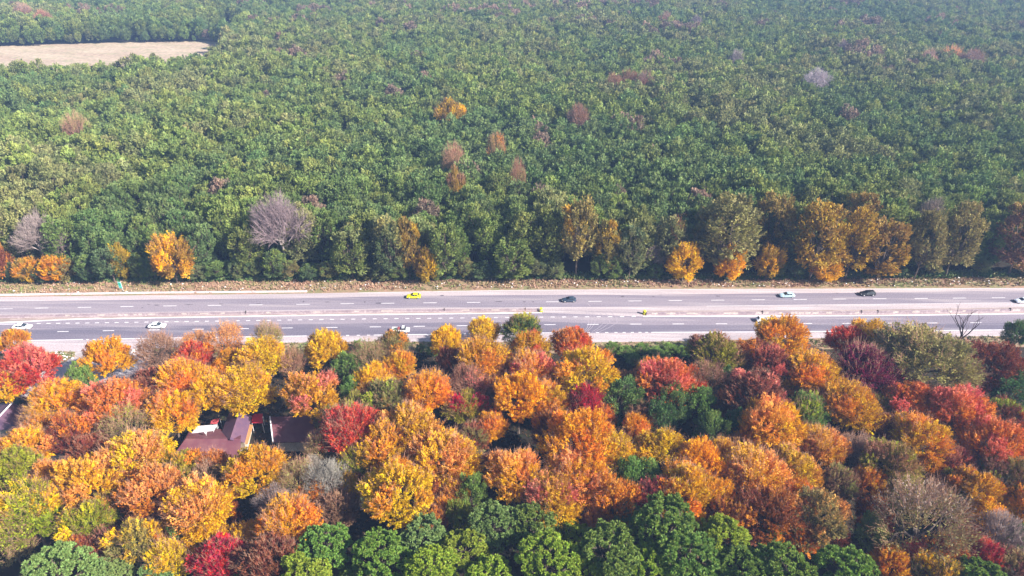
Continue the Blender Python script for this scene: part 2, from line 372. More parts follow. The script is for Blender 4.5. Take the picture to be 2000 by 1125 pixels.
def pine(name, seed, R, Rz, zc, nl, nt, nb, blade=.55, mat=None):
    rng = np.random.default_rng(seed); C = []; A = []; Nn = []; AT = []; segs = []
    curve(rng, (0, 0, -.2), (0, 0, zc+Rz*.7), R*.055, R*.02, 5, .015, segs)
    for k in range(nl):
        zz = -.35+1.32*(k+.5)/nl; a = k*2.39996+rng.uniform(-.4, .4); r = math.sqrt(max(0, 1-zz*zz))
        dk = np.array([r*math.cos(a), r*math.sin(a), zz]); ck = dk*[R*.68, R*.68, Rz*.68]*rng.uniform(.8, 1.15)+[0, 0, zc]
        rk = R*.36*rng.uniform(.8, 1.25); lv = rng.random()
        curve(rng, (0, 0, ck[2]-R*.35), ck, R*.018, R*.008, 3, .05, segs)
        u = unit(rng.normal(size=(nt*3, 3))); w = u[:, 2]*.8+(u*unit(dk)).sum(1); u = u[np.argsort(-w+rng.normal(size=len(w))*.2)][:nt]
        tip = ck+u*rk*rng.uniform(.75, 1.1, (nt, 1))*[1, 1, .8]
        up = unit(u*.7+[0, 0, .55]+rng.normal(size=(nt, 3))*.15)
        for j in range(0, nt, 2): segs.append([*ck, *(tip[j]-up[j]*.2), .05, .02])
        b = unit(rng.normal(size=(nt, nb, 3)) + up[:, None]*.8)
        c = tip[:, None]+b*blade*.5*rng.uniform(.6, 1.1, (nt, nb, 1))
        nv = unit(np.cross(b, rng.normal(size=(nt, nb, 3)))*.8 + up[:, None]*.4)
        C.append(c.reshape(-1, 3)); A.append(b.reshape(-1, 3)); Nn.append(nv.reshape(-1, 3))
        bt = (b*up[:, None]).sum(-1)
        AT.append(np.stack([.35+.4*bt, rng.random((nt, nb)), np.repeat((lv*.5+rng.random(nt)*.5)[:, None], nb, 1)], -1).reshape(-1, 3))
    c = np.concatenate(C); ax = np.concatenate(A); nv = np.concatenate(Nn); nv = unit(nv-ax*(ax*nv).sum(1, keepdims=True))
    n = len(c); sz = rng.uniform(.8, 1.15, (n, 1))
    V, Fc = leaf_quads(c, ax, nv, sz*blade*.5, sz*blade*.17)
    cm = mesh(name+'_crown', V, Fc, {'lf': np.repeat(np.concatenate(AT), 4, axis=0)}); cm.materials.append(mat or M_LEAF)
    tm = trunk_mesh(name+'_trunk', segs); tm.materials.append(M_BARK); return tm, cm

def fuzzy(name, seed, R, Rz, zc, nl, ns, mats, lobe=.42, up=.4):
    """leafless crown: limbs to every lobe, then sprays of fine twigs"""
    rng = np.random.default_rng(seed); segs = []; tw = []; fork = np.array([0, 0, zc-Rz*.8])
    curve(rng, (0, 0, -.2), fork, R*.045, R*.034, 3, .02, segs)
    for k in range(nl):
        zz = -.25+1.25*(k+.5)/nl; a = k*2.39996+rng.uniform(-.4, .4); r = math.sqrt(max(0, 1-zz*zz)); dk = np.array([r*math.cos(a), r*math.sin(a), zz])
        ck = dk*[R, R, Rz]*(1-lobe)*rng.uniform(.7, 1.3)+[0, 0, zc]; curve(rng, fork+[0, 0, rng.uniform(-.1, .3)*Rz], ck, R*.024, R*.010, 4, .05, segs)
        rk = lobe*R*rng.uniform(.75, 1.25); u = unit(rng.normal(size=(ns, 3))+dk*.8+[0, 0, .2])
        for j in range(ns):
            tip = ck+u[j]*rk*rng.uniform(.8, 1.2); g = unit(unit(tip-fork)*.7+u[j]*.5+[0, 0, up*.5]); o = tip-g*rk*rng.uniform(.8, 1.1)
            mid = (o+tip)/2+rng.normal(size=3)*.12; tw.append([*ck, *o, R*.0065, R*.005]); tw.append([*o, *mid, R*.0055, R*.004]); tw.append([*mid, *tip, R*.004, R*.002])
            for q in range(6):
                e = unit(g+rng.normal(size=3)*.5); p_ = o+(tip-o)*rng.uniform(.15, .95); tw.append([*p_, *(p_+e*rk*rng.uniform(.3, .55)), R*.0035, R*.0015])
    V, Fc = prisms(segs, 6); tm = mesh(name+'_trunk', V, Fc); tm.materials.append(mats[0])
    V, Fc = prisms(tw, 3); z = V[:, 2]
    at_ = np.stack([(z-z.min())/(z.max()-z.min()), np.repeat(rng.random(len(tw)), 6), np.full(len(V), .5)], -1)
    cm = mesh(name+'_crown', V, Fc, {'lf': at_}); cm.materials.append(mats[1]); return tm, cm

def bare(name, seed, H, R, levels=5, up=.5, trunk=.3, thick=.2, kids=(5, 5, 4, 4, 3), mat=None):
    rng = np.random.default_rng(seed); big = []; fine = []
    cen = np.array([0, 0, H*.62])
    def grow(p, d, L, r, lv):
        n = 2; q = p.copy(); dd = d
        pts = []
        for i in range(n):
            dd = unit(dd + rng.normal(size=3)*.10 + np.array([0, 0, .05*up])); q2 = q+dd*L/n
            (big if lv <= 1 else fine).append([*q, *q2, r*(1-.3*i/n), r*(1-.3*(i+1)/n)]); q = q2; pts.append(q)
        if lv >= levels: return
        for k in range(kids[lv]):
            t = rng.uniform(.35, 1.0) if k else 1.0; b = p + (q-p)*t
            ang = rng.uniform(0, 2*math.pi); o = unit(np.cross(dd, [math.cos(ang), math.sin(ang), .3]))
            nd = unit(dd + o*rng.uniform(.45, .85) + np.array([0, 0, up*.22]))
            f = (b-cen)/np.array([R, R, H*.42]); 
            grow(b, nd, L*rng.uniform(.58, .78)*(1 if f@f < 1 else .55), r*.55, lv+1)
    grow(np.array([0, 0, -.2]), np.array([0, 0, 1.]), H*trunk, thick, 0)
    V, Fc = prisms(big, 6); tm = mesh(name+'_trunk', V, Fc); tm.materials.append(mat[0])
    V, Fc = prisms(fine, 3); z = V[:, 2]; 
    at_ = np.stack([(z-z.min())/(z.max()-z.min()), np.repeat(rng.random(len(fine)), 6), np.full(len(V), .5)], -1)
    cm = mesh(name+'_crown', V, Fc, {'lf': at_}); cm.materials.append(mat[1]); return tm, cm

# autumn tree masters, crown radius 5.5 m
AUT = [broadleaf('autumn_tree', 11+i, 5.5, rz, zc, nl, ns, 38, .172, lobe=lo, spread=.36, up=u, twig=.55)
       for i, (rz, zc, nl, ns, lo, u) in enumerate([(4.4, 9.5, 15, 52, .42, .45), (5.2, 10, 18, 46, .38, .6), (4.0, 9, 14, 56, .44, .35), (5.6, 10.5, 19, 42, .37, .7), (4.5, 9.5, 13, 60, .46, .5)])]
BUSHY = [broadleaf('low_autumn_tree', 21+i, 5.5, 6.0, 6.9, 22, 40, 24, .20, lobe=.38, spread=.4, up=.35, twig=.4, low=-.9) for i in range(2)]
SPARSE = [broadleaf('sparse_tree', 31+i, 5.5, 5.4, 9.5, 12, 44, 10, .17, lobe=.46, spread=.5, up=.5, twig=1.0) for i in range(2)]
CLUMP = [broadleaf('evergreen', 41+i, 5.5, 5.8, 8.5, 44, 30, 12, .21, lobe=.26, spread=.6, up=.1, twig=0, low=-.7) for i in range(2)]
PINES = [pine('pine', 51+i, 5.5, 5.4, 12, 24, 10, 70, .75) for i in range(3)]
WOOD = [broadleaf('wood_tree', 61+i, 5.2, 8.2+i*.4, 10.0, 34, 28, 13, .28, lobe=.32, spread=.55, up=.25, twig=0, low=-.85) for i in range(4)]
FARW = [broadleaf('far_tree', 71+i, 5.2, 7.0+i*.4, 10.2, 21, 20, 11, .36, lobe=.36, spread=.6, up=.2, twig=0, low=-.85, mat=M_WOODLEAF) for i in range(5)]
BARE = [fuzzy('bare_tree', 81, 5.5, 6.5, 10, 16, 42, (M_BARKP, M_TWIG)), fuzzy('bare_tree', 82, 5.5, 5.2, 9.5, 14, 46, (M_BARKP, M_TWIG)),
        bare('dead_tree', 84, 16, 4.5, 3, 1.6, .5, .32, kids=(5, 3, 2, 2, 2), mat=(plain('black_bark', (.035, .025, .025), .9), M_TWIG))]

def size(m):
    V = np.array([v.co[:] for v in m[1].vertices]); r = np.sqrt(V[:, 0]**2+V[:, 1]**2)
    return float(np.percentile(r, 94)), float((np.percentile(V[:, 2], 4)+np.percentile(V[:, 2], 97))/2), float(np.percentile(V[:, 2], 99.3))
SIZE = {m[1]: size(m) for g_ in (AUT, BUSHY, SPARSE, CLUMP, PINES, WOOD, FARW, BARE) for m in g_}
# ------------------------------------------------------------------ colours (low, top) and their words
HUE = {'Y': (.84, .55, .002), 'G': (.84, .47, .003), 'O': (.76, .275, .014), 'P': (.78, .34, .08), 'PR': (.68, .17, .13), 'R': (.64, .07, .035),
       'C': (.55, .022, .06), 'M': (.20, .012, .055), 'RB': (.27, .07, .035), 'BR': (.33, .16, .10), 'L': (.36, .38, .02), 'T': (.32, .28, .09),
       'T2': (.32, .29, .10), 'E': (.11, .20, .06), 'E2': (.20, .30, .07), 'N': (.21, .31, .05), 'NB': (.23, .33, .10), 'NL': (.33, .41, .045),
       'K': (.31, .24, .235), 'KW': (.55, .48, .47), 'KD': (.06, .045, .05), 'KG': (.33, .26, .22)}
WORD = {'Y': 'bright yellow', 'G': 'golden', 'O': 'orange', 'P': 'pale orange', 'PR': 'pink-red', 'R': 'red', 'C': 'crimson', 'M': 'dark magenta',
        'RB': 'rust-brown', 'BR': 'brownish', 'L': 'lime-green', 'T': 'olive', 'T2': 'grey-olive', 'E': 'dark green', 'E2': 'green', 'N': 'green',
        'NB': 'blue-green', 'NL': 'light green', 'K': 'mauve-grey', 'KW': 'pale grey-white', 'KD': 'blackish', 'KG': 'grey-brown'}
ALLTREES = []
def place(kind, master, base_r, zc0, px, py, r, low, top, rng, squash=1.0, zc=None, label=None, group=None, name='autumn_tree', cat='tree', rz=None):
    """stand a tree so that its crown centre is seen at (px, py) with half-width r px"""
    py -= 7 if py < 690 else 0
    base_r, zc0, _h = SIZE[master[1]]; z = zc if zc else 9.0
    for _ in range(5):
        p = at(px, py, z); s = (.96 if name == 'evergreen_tree' else 1.08 if py < 705 else 1.02 if name == 'pine_tree' else 1.07)*r*abs(proj(p)[2])/F/base_r; z = zc if zc else (4.6 + .52*zc0*s*squash + (1.2 if r <= 42 and py > 740 and (low[0] in 'EC') else 0) if name != 'pine_tree' else zc0*s)
    t = thing(name, (p.x, p.y, 0), rng.uniform(0, 6.28) if rz is None else rz); sc = (s, s, z/zc0)
    t.scale = sc
    tr = obj('trunk', master[0], t); cr = obj('crown', master[1], t)
    jit = np.array([1 + rng.uniform(-.1, .1) for _ in range(3)])
    for o in (cr,):
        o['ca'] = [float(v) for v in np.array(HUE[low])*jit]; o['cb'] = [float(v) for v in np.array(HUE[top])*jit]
    ALLTREES.append(dict(o=t, x=px, y=py, r=r, low=low, top=top, kind=kind, label=label, group=group, cat=cat))
    return t

# near side of the road: (px, py, r, low colour, top colour[, kind])
NEARLIST = [
 (24,668,24,'O','G'),(50,716,50,'R','PR'),(8,752,34,'Y','Y'),(205,694,42,'G','O'),(312,688,42,'BR','BR','s'),(378,690,32,'R','O'),(437,668,36,'O','P','s'),(380,676,24,'O','O','s'),(522,662,26,'L','T','s'),
 (515,690,42,'Y','G'),(292,740,30,'RB','PR'),(158,742,28,'E2','E2','c'),(108,776,48,'G','O'),(215,782,54,'O','PR'),(352,735,46,'Y','O'),(238,828,44,'T','L','s'),
 (135,842,40,'RB','O'),(333,798,46,'Y','O'),(415,764,42,'Y','G'),(480,752,50,'Y','G'),(48,872,46,'G','P'),(22,912,48,'L','L'),(262,884,58,'Y','P'),
 (165,935,60,'G','P'),(55,990,62,'L','G'),(160,1015,48,'L','Y'),(290,955,54,'O','P'),(385,988,62,'G','P'),(258,1055,46,'T','G'),(325,1088,38,'Y','G'),
 (430,1088,48,'C','C'),(497,915,54,'Y','O'),(402,925,24,'T2','KG','s'),(578,936,42,'T','T','s'),(555,1022,56,'G','O'),(530,1092,58,'RB','RB'),
 (636,682,36,'G','Y'),(678,716,32,'E2','E2','c'),(604,765,52,'G','PR'),(568,706,28,'T','BR','s'),(770,675,30,'T','O'),(722,694,34,'T','E2','s'),
 (778,712,34,'G','O'),(728,742,36,'G','Y'),(828,762,46,'G','O'),(752,768,42,'T','L'),(872,668,28,'Y','Y'),(945,652,30,'G','Y'),(878,702,26,'RB','RB'),
 (935,694,46,'G','O'),(868,712,15,'E','E','c'),(918,745,38,'BR','PR','s'),(908,792,38,'L','C'),(640,812,26,'T','E2'),(682,838,54,'R','R'),
 (798,828,58,'G','P'),(745,868,50,'G','O'),(868,888,62,'G','P'),(778,955,66,'Y','O'),(702,895,36,'L','G'),(922,962,30,'E2','E2','c'),(1005,922,52,'G','P'),
 (1020,648,38,'E','L'),(1036,680,34,'G','R'),(1035,722,44,'G','PR'),(1120,672,36,'O','R'),(1015,765,50,'G','G'),(1068,776,42,'G','O'),(1150,722,58,'Y','O'),
 (1146,782,33,'C','C'),(1212,776,46,'E2','E','c'),(1300,735,52,'O','PR'),(1262,728,24,'G','G'),(1345,745,34,'O','R'),(1316,784,33,'E','E2','c'),(1288,812,33,'E','E','c'),
 (1385,740,42,'T','BR','s'),(1422,748,26,'E','E','c'),(1394,842,34,'E','E2','c'),(1444,832,30,'E','E','c'),(1400,688,48,'L','BR'),(1525,658,46,'G','O'),
 (1472,690,40,'O','RB'),(1505,708,42,'RB','PR'),(1592,722,48,'Y','O'),(1482,762,58,'RB','PR'),(1510,822,56,'Y','P'),(1580,800,38,'E2','L'),(1135,850,66,'G','O'),(1198,880,46,'Y','G'),
 (1285,872,48,'Y','G'),(1368,905,50,'G','G'),(1125,925,60,'G','P'),(1200,968,46,'O','O'),(1082,968,50,'G','PR'),(1335,955,60,'Y','O'),(1232,935,35,'E2','E2','c'),
 (1285,968,40,'C','PR'),(1395,975,46,'G','O'),(1472,925,60,'G','P'),(1545,905,48,'Y','P'),(1505,992,60,'O','RB'),(1658,668,34,'R','R'),(1700,658,34,'Y','G'),
 (1690,712,54,'M','M'),(1810,690,84,'T2','T','w'),(1835,1120,48,'T','G'),(1988,1108,42,'T','BR'),(895,1000,26,'L','E2'),(1788,1088,32,'R','PR'),(1890,722,16,'Y','Y'),(1940,705,54,'RB','RB'),(1975,760,44,'E','E','c'),(1990,655,24,'E','E'),
 (1664,785,50,'G','O'),(1775,775,48,'O','PR'),(1878,795,54,'O','PR'),(1800,850,52,'G','O'),(1952,862,54,'O','PR'),(1606,872,44,'G','P'),(1672,872,30,'KG','KG','s'),
 (1740,898,50,'L','BR'),(1700,938,32,'O','G'),(1598,1005,58,'T','P'),(1810,1010,84,'T2','KG','s'),(1905,945,44,'G','O'),(1970,925,46,'L','BR'),
 (1925,1082,30,'C','R'),(1745,1102,38,'O','G'),(1850,1085,44,'RB','O'),(1560,1040,36,'O','RB'),(1640,730,26,'E','E2','c'),(840,1010,30,'RB','O'),(1470,850,34,'O','G'),
 (1860,900,34,'RB','PR'),(1715,830,32,'RB','G'),(2010,980,40,'G','O'),(1340,1000,40,'O','RB'),(1430,1010,44,'RB','O'),(1555,960,34,'G','O'),(20,1060,40,'T2','KG','s'),
 (690,790,26,'T','L'),(960,830,30,'G','O'),(1075,830,34,'RB','O'),(1240,830,26,'G','O'),(450,700,26,'G','O'),(100,930,34,'G','P'),(215,985,34,'L','P'),
 (1640,940,34,'BR','T'),(1770,955,36,'L','T'),(990,710,26,'O','PR'),(1090,745,26,'G','O'),(1535,745,30,'G','O'),(630,870,30,'T','T','s'),(890,955,30,'O','G'),
]
PINELIST = [(112,1112,60,'NB'),(185,1128,44,'NB'),(300,1130,40,'NB'),(632,1062,50,'N'),(590,1128,56,'NL'),(742,1078,56,'N'),(826,1045,46,'NB'),(838,1112,54,'NL'),(905,1075,50,'NL'),(962,1020,48,'NB'),
 (955,1125,50,'NL'),(1045,1022,50,'N'),(1068,1088,58,'NL'),(1190,1065,60,'N'),(1150,1125,50,'NL'),(1300,1018,62,'N'),(1272,1105,50,'NL'),(1230,1010,38,'NB'),(1345,1085,58,'N'),(1412,1045,50,'NL'),
 (1450,1112,56,'N'),(1535,1108,56,'N'),(1655,1112,60,'N'),(1915,1132,56,'N'),(475,1132,26,'NL'),(1120,1040,30,'NL'),(1395,1125,40,'NL'),(215,1130,40,'NB'),(690,1132,34,'N')]
BARELIST = [(642,938,46,'K',0),(538,978,38,'K',1),(1960,1035,48,'K',0),(1893,640,38,'KD',2),(118,785,26,'KG',1),(612,908,20,'KG',1),(1425,1030,26,'K',0),(275,742,22,'K',1),(330,770,24,'KG',0)]

rnd = random.Random(3)
for i, e in enumerate(NEARLIST):
    px, py, r, lo, tp = e[:5]; k = e[5] if len(e) > 5 else 'a'
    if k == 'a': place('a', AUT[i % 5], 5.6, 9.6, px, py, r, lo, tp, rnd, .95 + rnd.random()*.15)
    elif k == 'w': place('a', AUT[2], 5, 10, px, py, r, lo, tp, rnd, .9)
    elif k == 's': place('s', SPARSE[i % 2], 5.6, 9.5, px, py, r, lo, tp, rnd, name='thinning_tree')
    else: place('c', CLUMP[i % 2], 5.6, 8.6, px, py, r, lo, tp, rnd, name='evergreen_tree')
FR = random.Random(21); nf = 0; fillers = []
for _ in range(900):
    px, py = FR.uniform(-10, 2010), FR.uniform(712, 1075)
    if 310 < px < 650 and 790 < py < 905 or px < 60 and 780 < py < 850 or 80 < px < 160 and 845 < py < 890 or px < 300 and py < 760: continue
    if 1100 < px < 1320 and py < 730 or 830 < px < 880 and py < 760: continue
    allc = [(e[0], e[1], e[2]) for e in NEARLIST] + [(e[0], e[1], e[2]) for e in PINELIST] + fillers
    if min(math.hypot(px-a, (py-b_)*1.15)/r_ for a, b_, r_ in allc) < .92: continue
    r = FR.uniform(26, 40); fillers.append((px, py, r)); nf += 1
    c = FR.choice(['RB', 'T', 'O', 'BR', 'E2', 'L', 'G', 'RB', 'O']); c2 = FR.choice([c, 'O', 'RB', 'BR']) if c != 'E2' else 'E2'
    k = FR.choice('aaasc') if c != 'E2' else 'c'
    m_ = {'a': AUT, 's': SPARSE, 'c': CLUMP}[k]; place(k, m_[nf % len(m_)], 5.6, {'a': 9.6, 's': 9.5, 'c': 8.6}[k], px, py, r, c, c2, rnd, .8, name={'a': 'autumn_tree', 's': 'thinning_tree', 'c': 'evergreen_tree'}[k])
    if nf > 58: break
for i, (px, py, r, c) in enumerate(PINELIST): place('p', PINES[i % 3], 5.6, 12.0, px, py, r, c, {'N': 'E2', 'NL': 'NL', 'NB': 'NB'}[c], rnd, name='pine_tree')
for i, (px, py, r, c, m) in enumerate(BARELIST): place('b', BARE[m], 5.5, 10.5, px, py, r, c, c, rnd, name='bare_tree' if m < 2 else 'dead_tree')

# ------------------------------------------------------------------ far side: trees picked out along the edge of the wood
def edge_tree(kind, master, base_r, H0, px, ytop, ybase, r, low, top, back=0, tall=0, name='wood_edge_tree', label=None):
    base_r, _z, H0 = SIZE[master[1]]
    b = at(px, ybase); b = b + Vector((b.x, b.y, 0)).normalized()*back
    if tall: b = at(px, ytop, tall); b.z = 0
    d = proj(b)[2]
    lo_, hi_ = 1., 40.
    for _ in range(30):
        m = (lo_+hi_)/2
        if proj((b.x, b.y, m))[1] > ytop: lo_ = m
        else: hi_ = m
    s = r*d/F/base_r; t = thing(name, b, rnd.uniform(0, 6.28)); t.scale = (s, s, m/H0)
    obj('trunk', master[0], t); cr = obj('crown', master[1], t)
    jit = np.array([1 + rnd.uniform(-.08, .08) for _ in range(3)])
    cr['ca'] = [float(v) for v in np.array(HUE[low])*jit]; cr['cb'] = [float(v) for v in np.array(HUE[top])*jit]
    ALLTREES.append(dict(o=t, x=px, y=(ytop+ybase)/2, r=r, low=low, top=top, kind=kind, label=label, group=None, cat='tree'))
    return b
HUE.update({'W1': (.18, .25, .065), 'W2': (.22, .28, .07), 'W3': (.145, .22, .07), 'W4': (.23, .26, .095), 'GO': (.46, .29, .03), 'BO': (.34, .22, .06), 'PG': (.13, .19, .08)})
WORD.update({'W1': 'leaf-green', 'W2': 'yellowish green', 'W3': 'deep green', 'W4': 'olive-green', 'GO': 'golden-olive', 'BO': 'brown-olive', 'PG': 'pale green'})
EDGE = [(12,472,550,22,'RB','O','a'),(62,506,551,24,'GO','O','a'),(112,502,552,28,'O','G','a'),(100,420,535,42,'K','K','b',0),(225,486,552,28,'PG','PG','w'),(180,498,550,22,'PG','W2','w'),(347,462,553,38,'GO','G','a'),
 (245,478,548,18,'GO','G','a'),(562,384,535,50,'K','K','b',1),(543,490,548,24,'PG','W2','w'),(690,450,547,36,'W2','W4','w'),(766,430,548,31,'PG','T2','w'),(801,432,546,24,'BO','GO','w'),(836,487,552,24,'GO','G','a'),
 (870,440,547,32,'W1','W2','w'),(1003,468,545,38,'W2','W1','w'),(1124,392,540,36,'T','GO','w'),(1182,432,540,28,'T','GO','w'),(1228,445,545,26,'W4','PG','w'),(1332,477,549,33,'G','G','a'),(1422,486,549,29,'G','G','a'),
 (1408,384,532,60,'T2','T','w'),(1494,482,548,26,'GO','G','a'),(1492,380,520,42,'BO','BO','w'),(1580,400,548,48,'GO','BO','w'),(1650,408,545,34,'GO','GO','w'),(1655,378,510,36,'BO','BO','w'),(1712,432,547,42,'GO','BO','w'),
 (1785,414,547,33,'T','T','w'),(1846,398,540,38,'T2','T','w'),(1968,402,538,50,'BR','BO','w'),(1268,478,538,22,'KG','KG','b',0),(1310,430,530,18,'BO','RB','a'),(1605,500,548,30,'G','GO','a'),(1370,415,522,32,'T','BO','w'),(1790,388,500,30,'KG','KG','b',1)]
occupied = []
for i, e in enumerate(EDGE):
    m = {'a': BUSHY[i % 2], 'w': WOOD[i % 4], 'b': BARE[e[7] if e[6] == 'b' else 0]}[e[6]]
    H0 = {'a': 15.2, 'w': 18.6, 'b': 17.0}[e[6]]; br = {'a': 5.4, 'w': 4.9, 'b': 5.5}[e[6]]
    b = edge_tree('e'+e[6], m, br, H0, *e[:4], e[4], e[5], name={'a': 'autumn_tree', 'w': 'wood_edge_tree', 'b': 'bare_tree'}[e[6]])
    occupied.append((b.x, b.y, e[3]*proj(b)[2]/F*.75))
DEEP = [(880,196,246,27,'GO','G','a'),(970,262,300,17,'T','O','s'),(884,285,340,22,'T','BR','s'),(889,326,370,17,'GO','BR','a'),(1012,315,350,16,'T','BR','s'),(1602,134,185,26,'KW','KW','b',1),(1860,92,120,26,'BR','P','s'),(1905,98,120,24,'BR','K','s'),(1820,100,120,18,'BR','K','s'),(1650,80,110,14,'K','K','b',1),(1300,25,60,16,'BR','K','s'),(80,20,60,16,'BR','PR','s'),(40,8,40,16,'BR','K','s'),(1440,96,135,15,'K','K','b',0),
        (1362,30,70,15,'K','K','b',0),(1130,205,250,22,'K','BR','s'),(140,225,270,24,'BR','T','s'),(1230,138,178,18,'BR','BR','s'),(1262,142,182,20,'BR','K','s'),(1200,145,182,16,'BR','BR','s')]
for i, e in enumerate(DEEP):
    m = {'a': AUT[i % 5], 'b': BARE[e[7] if e[6] == 'b' else 0], 's': SPARSE[i % 2]}[e[6]]
    b = edge_tree('d'+e[6], m, 5.4, 15.2, *e[:4], e[4], e[5], tall=22, name={'a': 'autumn_tree', 's': 'thinning_tree', 'b': 'bare_tree'}[e[6]])
    occupied.append((b.x, b.y, 5))

x_ = -20
while x_ < 2030:
    x_ += rnd.uniform(26, 48)
    if any(abs(x_-e[0]) < e[3]*.45 and e[6] != 'b' for e in EDGE): continue
    m = CLUMP[rnd.randrange(2)] if rnd.random() < .5 else WOOD[rnd.randrange(4)]; c = rnd.choice(['W1', 'W2', 'PG', 'W4', 'T'])
    yb = lerp_line(L_VTOP, x_)-rnd.uniform(-1, 3); hh = rnd.uniform(26, 52)
    edge_tree('eu', m, 1, 1, x_, yb-hh, yb, rnd.uniform(15, 25), c, rnd.choice([c, 'PG', 'W2']), name='understory_tree')
# the wood itself: jittered grid
FPOLY = [(at(*p).x, at(*p).y) for p in FIELDPX]
def inside(x, y, FPOLY=FPOLY):
    c = False; n = len(FPOLY)
    for i in range(n):
        (x1, y1), (x2, y2) = FPOLY[i], FPOLY[i-1]
        if (y1 > y) != (y2 > y) and x < (x2-x1)*(y-y1)/(y2-y1)+x1: c = not c
    return c
vt = [at(x, lerp_line(L_VTOP, x)) for x in XS]
HOLE = [(at(*p).x, at(*p).y) for p in [(408, 79), (452, 86), (500, 64), (470, 50), (425, 52)]]
def edge_y(x):
    for a, b in zip(vt, vt[1:]):
        if a.x <= x <= b.x: return a.y+(b.y-a.y)*(x-a.x)/(b.x-a.x)
    return vt[0].y if x < vt[0].x else vt[-1].y
rng = np.random.default_rng(9)
cand = []; row = 0; y = 180.0
while y < 1080:
    sp = 7.2 if y < 420 else 7.6
    half = .79*y + 45; x = -half + rng.uniform(0, sp)
    while x < half:
        xx = x+rng.uniform(-.36, .36)*sp; yy = y+rng.uniform(-.36, .36)*sp; x += sp
        e = edge_y(xx)
        if yy < e+3.2 or inside(xx, yy) or inside(xx, yy, HOLE): continue
        if any((xx-ox)**2+(yy-oy)**2 < rr*rr for ox, oy, rr in occupied if abs(oy-yy) < 14): continue
        cand.append((xx, yy))
    y += sp*.88
fa, fb = Vector((FPOLY[1][0], FPOLY[1][1], 0)), Vector((FPOLY[4][0], FPOLY[4][1], 0)); NMAIN = len(cand)
for i in range(1, 8):
    p_, q_ = Vector((*FPOLY[i], 0)), Vector((*FPOLY[i+1], 0)); L0 = (q_-p_).length; t_ = 0
    while t_ < L0:
        c_ = p_.lerp(q_, t_/L0); cand.append((c_.x+rng.uniform(-2, 2), c_.y-rng.uniform(0, 6))); t_ += rng.uniform(3, 6)
cand = np.array(cand)
def vnoise(x, y, s, seed):
    r = np.random.default_rng(seed); g = r.random((64, 64)); u = (x/s) % 63; v = (y/s) % 63
    i = u.astype(int); j = v.astype(int); fu = u-i; fv = v-j; fu = fu*fu*(3-2*fu); fv = fv*fv*(3-2*fv)
    return (g[i, j]*(1-fu)+g[i+1, j]*fu)*(1-fv)+(g[i, j+1]*(1-fu)+g[i+1, j+1]*fu)*fv
X, Y = cand[:, 0]+3000, cand[:, 1]
n1 = vnoise(X, Y, 60, 1)*.6+vnoise(X, Y, 23, 2)*.4; n2 = vnoise(X, Y, 34, 3); r1 = rng.random(len(cand))
PAL = np.array([HUE['W1'], HUE['W2'], HUE['W3'], HUE['W4']])
pick = np.clip((n1*1.9-.45 + (r1-.5)*.6)*4, 0, 3.99).astype(int); pick = np.array([2, 0, 1, 3])[pick]
ca = PAL[pick]*rng.uniform(.82, 1.18, (len(cand), 1))*rng.uniform(.94, 1.06, (len(cand), 3))
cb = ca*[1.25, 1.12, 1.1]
mauve = (n2 > .80) & (Y > 430) & (rng.random(len(cand)) < .5) | (rng.random(len(cand)) < .008)
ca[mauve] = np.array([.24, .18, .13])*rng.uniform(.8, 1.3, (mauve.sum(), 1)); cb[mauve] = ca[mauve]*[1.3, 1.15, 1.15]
hs = rng.uniform(.85, 1.15, len(cand))*(.80+.2*n1+.25*n2); hs[rng.random(len(cand)) < .03] *= .5
pr = np.array([proj((x, y, 12)) for x, y in cand])
hs[NMAIN:] *= rng.uniform(.4, .8, len(cand)-NMAIN)
vis = (pr[:, 0] > -20) & (pr[:, 0] < 2020)
order = np.argsort(np.where(vis, pr[:, 2], 1e9))
NIND = 300
ind = order[:NIND]; rest = np.ones(len(cand), bool); rest[ind] = False
for q, i in enumerate(ind):
    far = q >= NIND-25
    m = FARW[q % 5] if far else WOOD[int(r1[i]*97) % 4]
    t = thing('green_tree', (cand[i, 0], cand[i, 1], 0), float(r1[i]*40)); s = float(hs[i]); t.scale = (s*1.02, s*1.02, s)
    obj('trunk', m[0], t); cr = obj('crown', m[1], t)
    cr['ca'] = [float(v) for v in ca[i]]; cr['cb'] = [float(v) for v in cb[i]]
    ALLTREES.append(dict(o=t, x=float(pr[i, 0]), y=float(pr[i, 1]), r=20, low=['W1', 'W2', 'W3', 'W4'][pick[i]] if not mauve[i] else 'BR', top='', kind='g', label=None, group=None, cat='tree', wy=float(cand[i, 1]-edge_y(cand[i, 0]))))
# everything behind: one mass of instanced trees
me = bpy.data.meshes.new('far_wood'); P = cand[rest]; n = len(P)
me.from_pydata([(x, y, 0.) for x, y in P], [], [])
def fattr(nm, ty, arr, key):
    a = me.attributes.new(nm, ty, 'POINT'); a.data.foreach_set(key, np.ascontiguousarray(arr).ravel())
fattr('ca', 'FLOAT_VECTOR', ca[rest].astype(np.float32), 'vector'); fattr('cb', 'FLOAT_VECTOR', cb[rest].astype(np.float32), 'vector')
rot = np.zeros((n, 3), np.float32); rot[:, 2] = rng.uniform(0, 6.28, n); fattr('rot', 'FLOAT_VECTOR', rot, 'vector')
h = hs[rest]; fattr('scl', 'FLOAT_VECTOR', np.stack([h*1.05, h*1.05, h], 1).astype(np.float32), 'vector')
fattr('pick', 'INT', rng.integers(0, 5, n).astype(np.int32), 'value')
fw = obj('far_wood', me); tag(fw, 'hazy green wood spreading to the top of the picture', 'forest', kind='stuff')
ng = bpy.data.node_groups.new('far_wood', 'GeometryNodeTree'); ng.interface.new_socket('Geometry', in_out='INPUT', socket_type='NodeSocketGeometry'); ng.interface.new_socket('Geometry', in_out='OUTPUT', socket_type='NodeSocketGeometry')
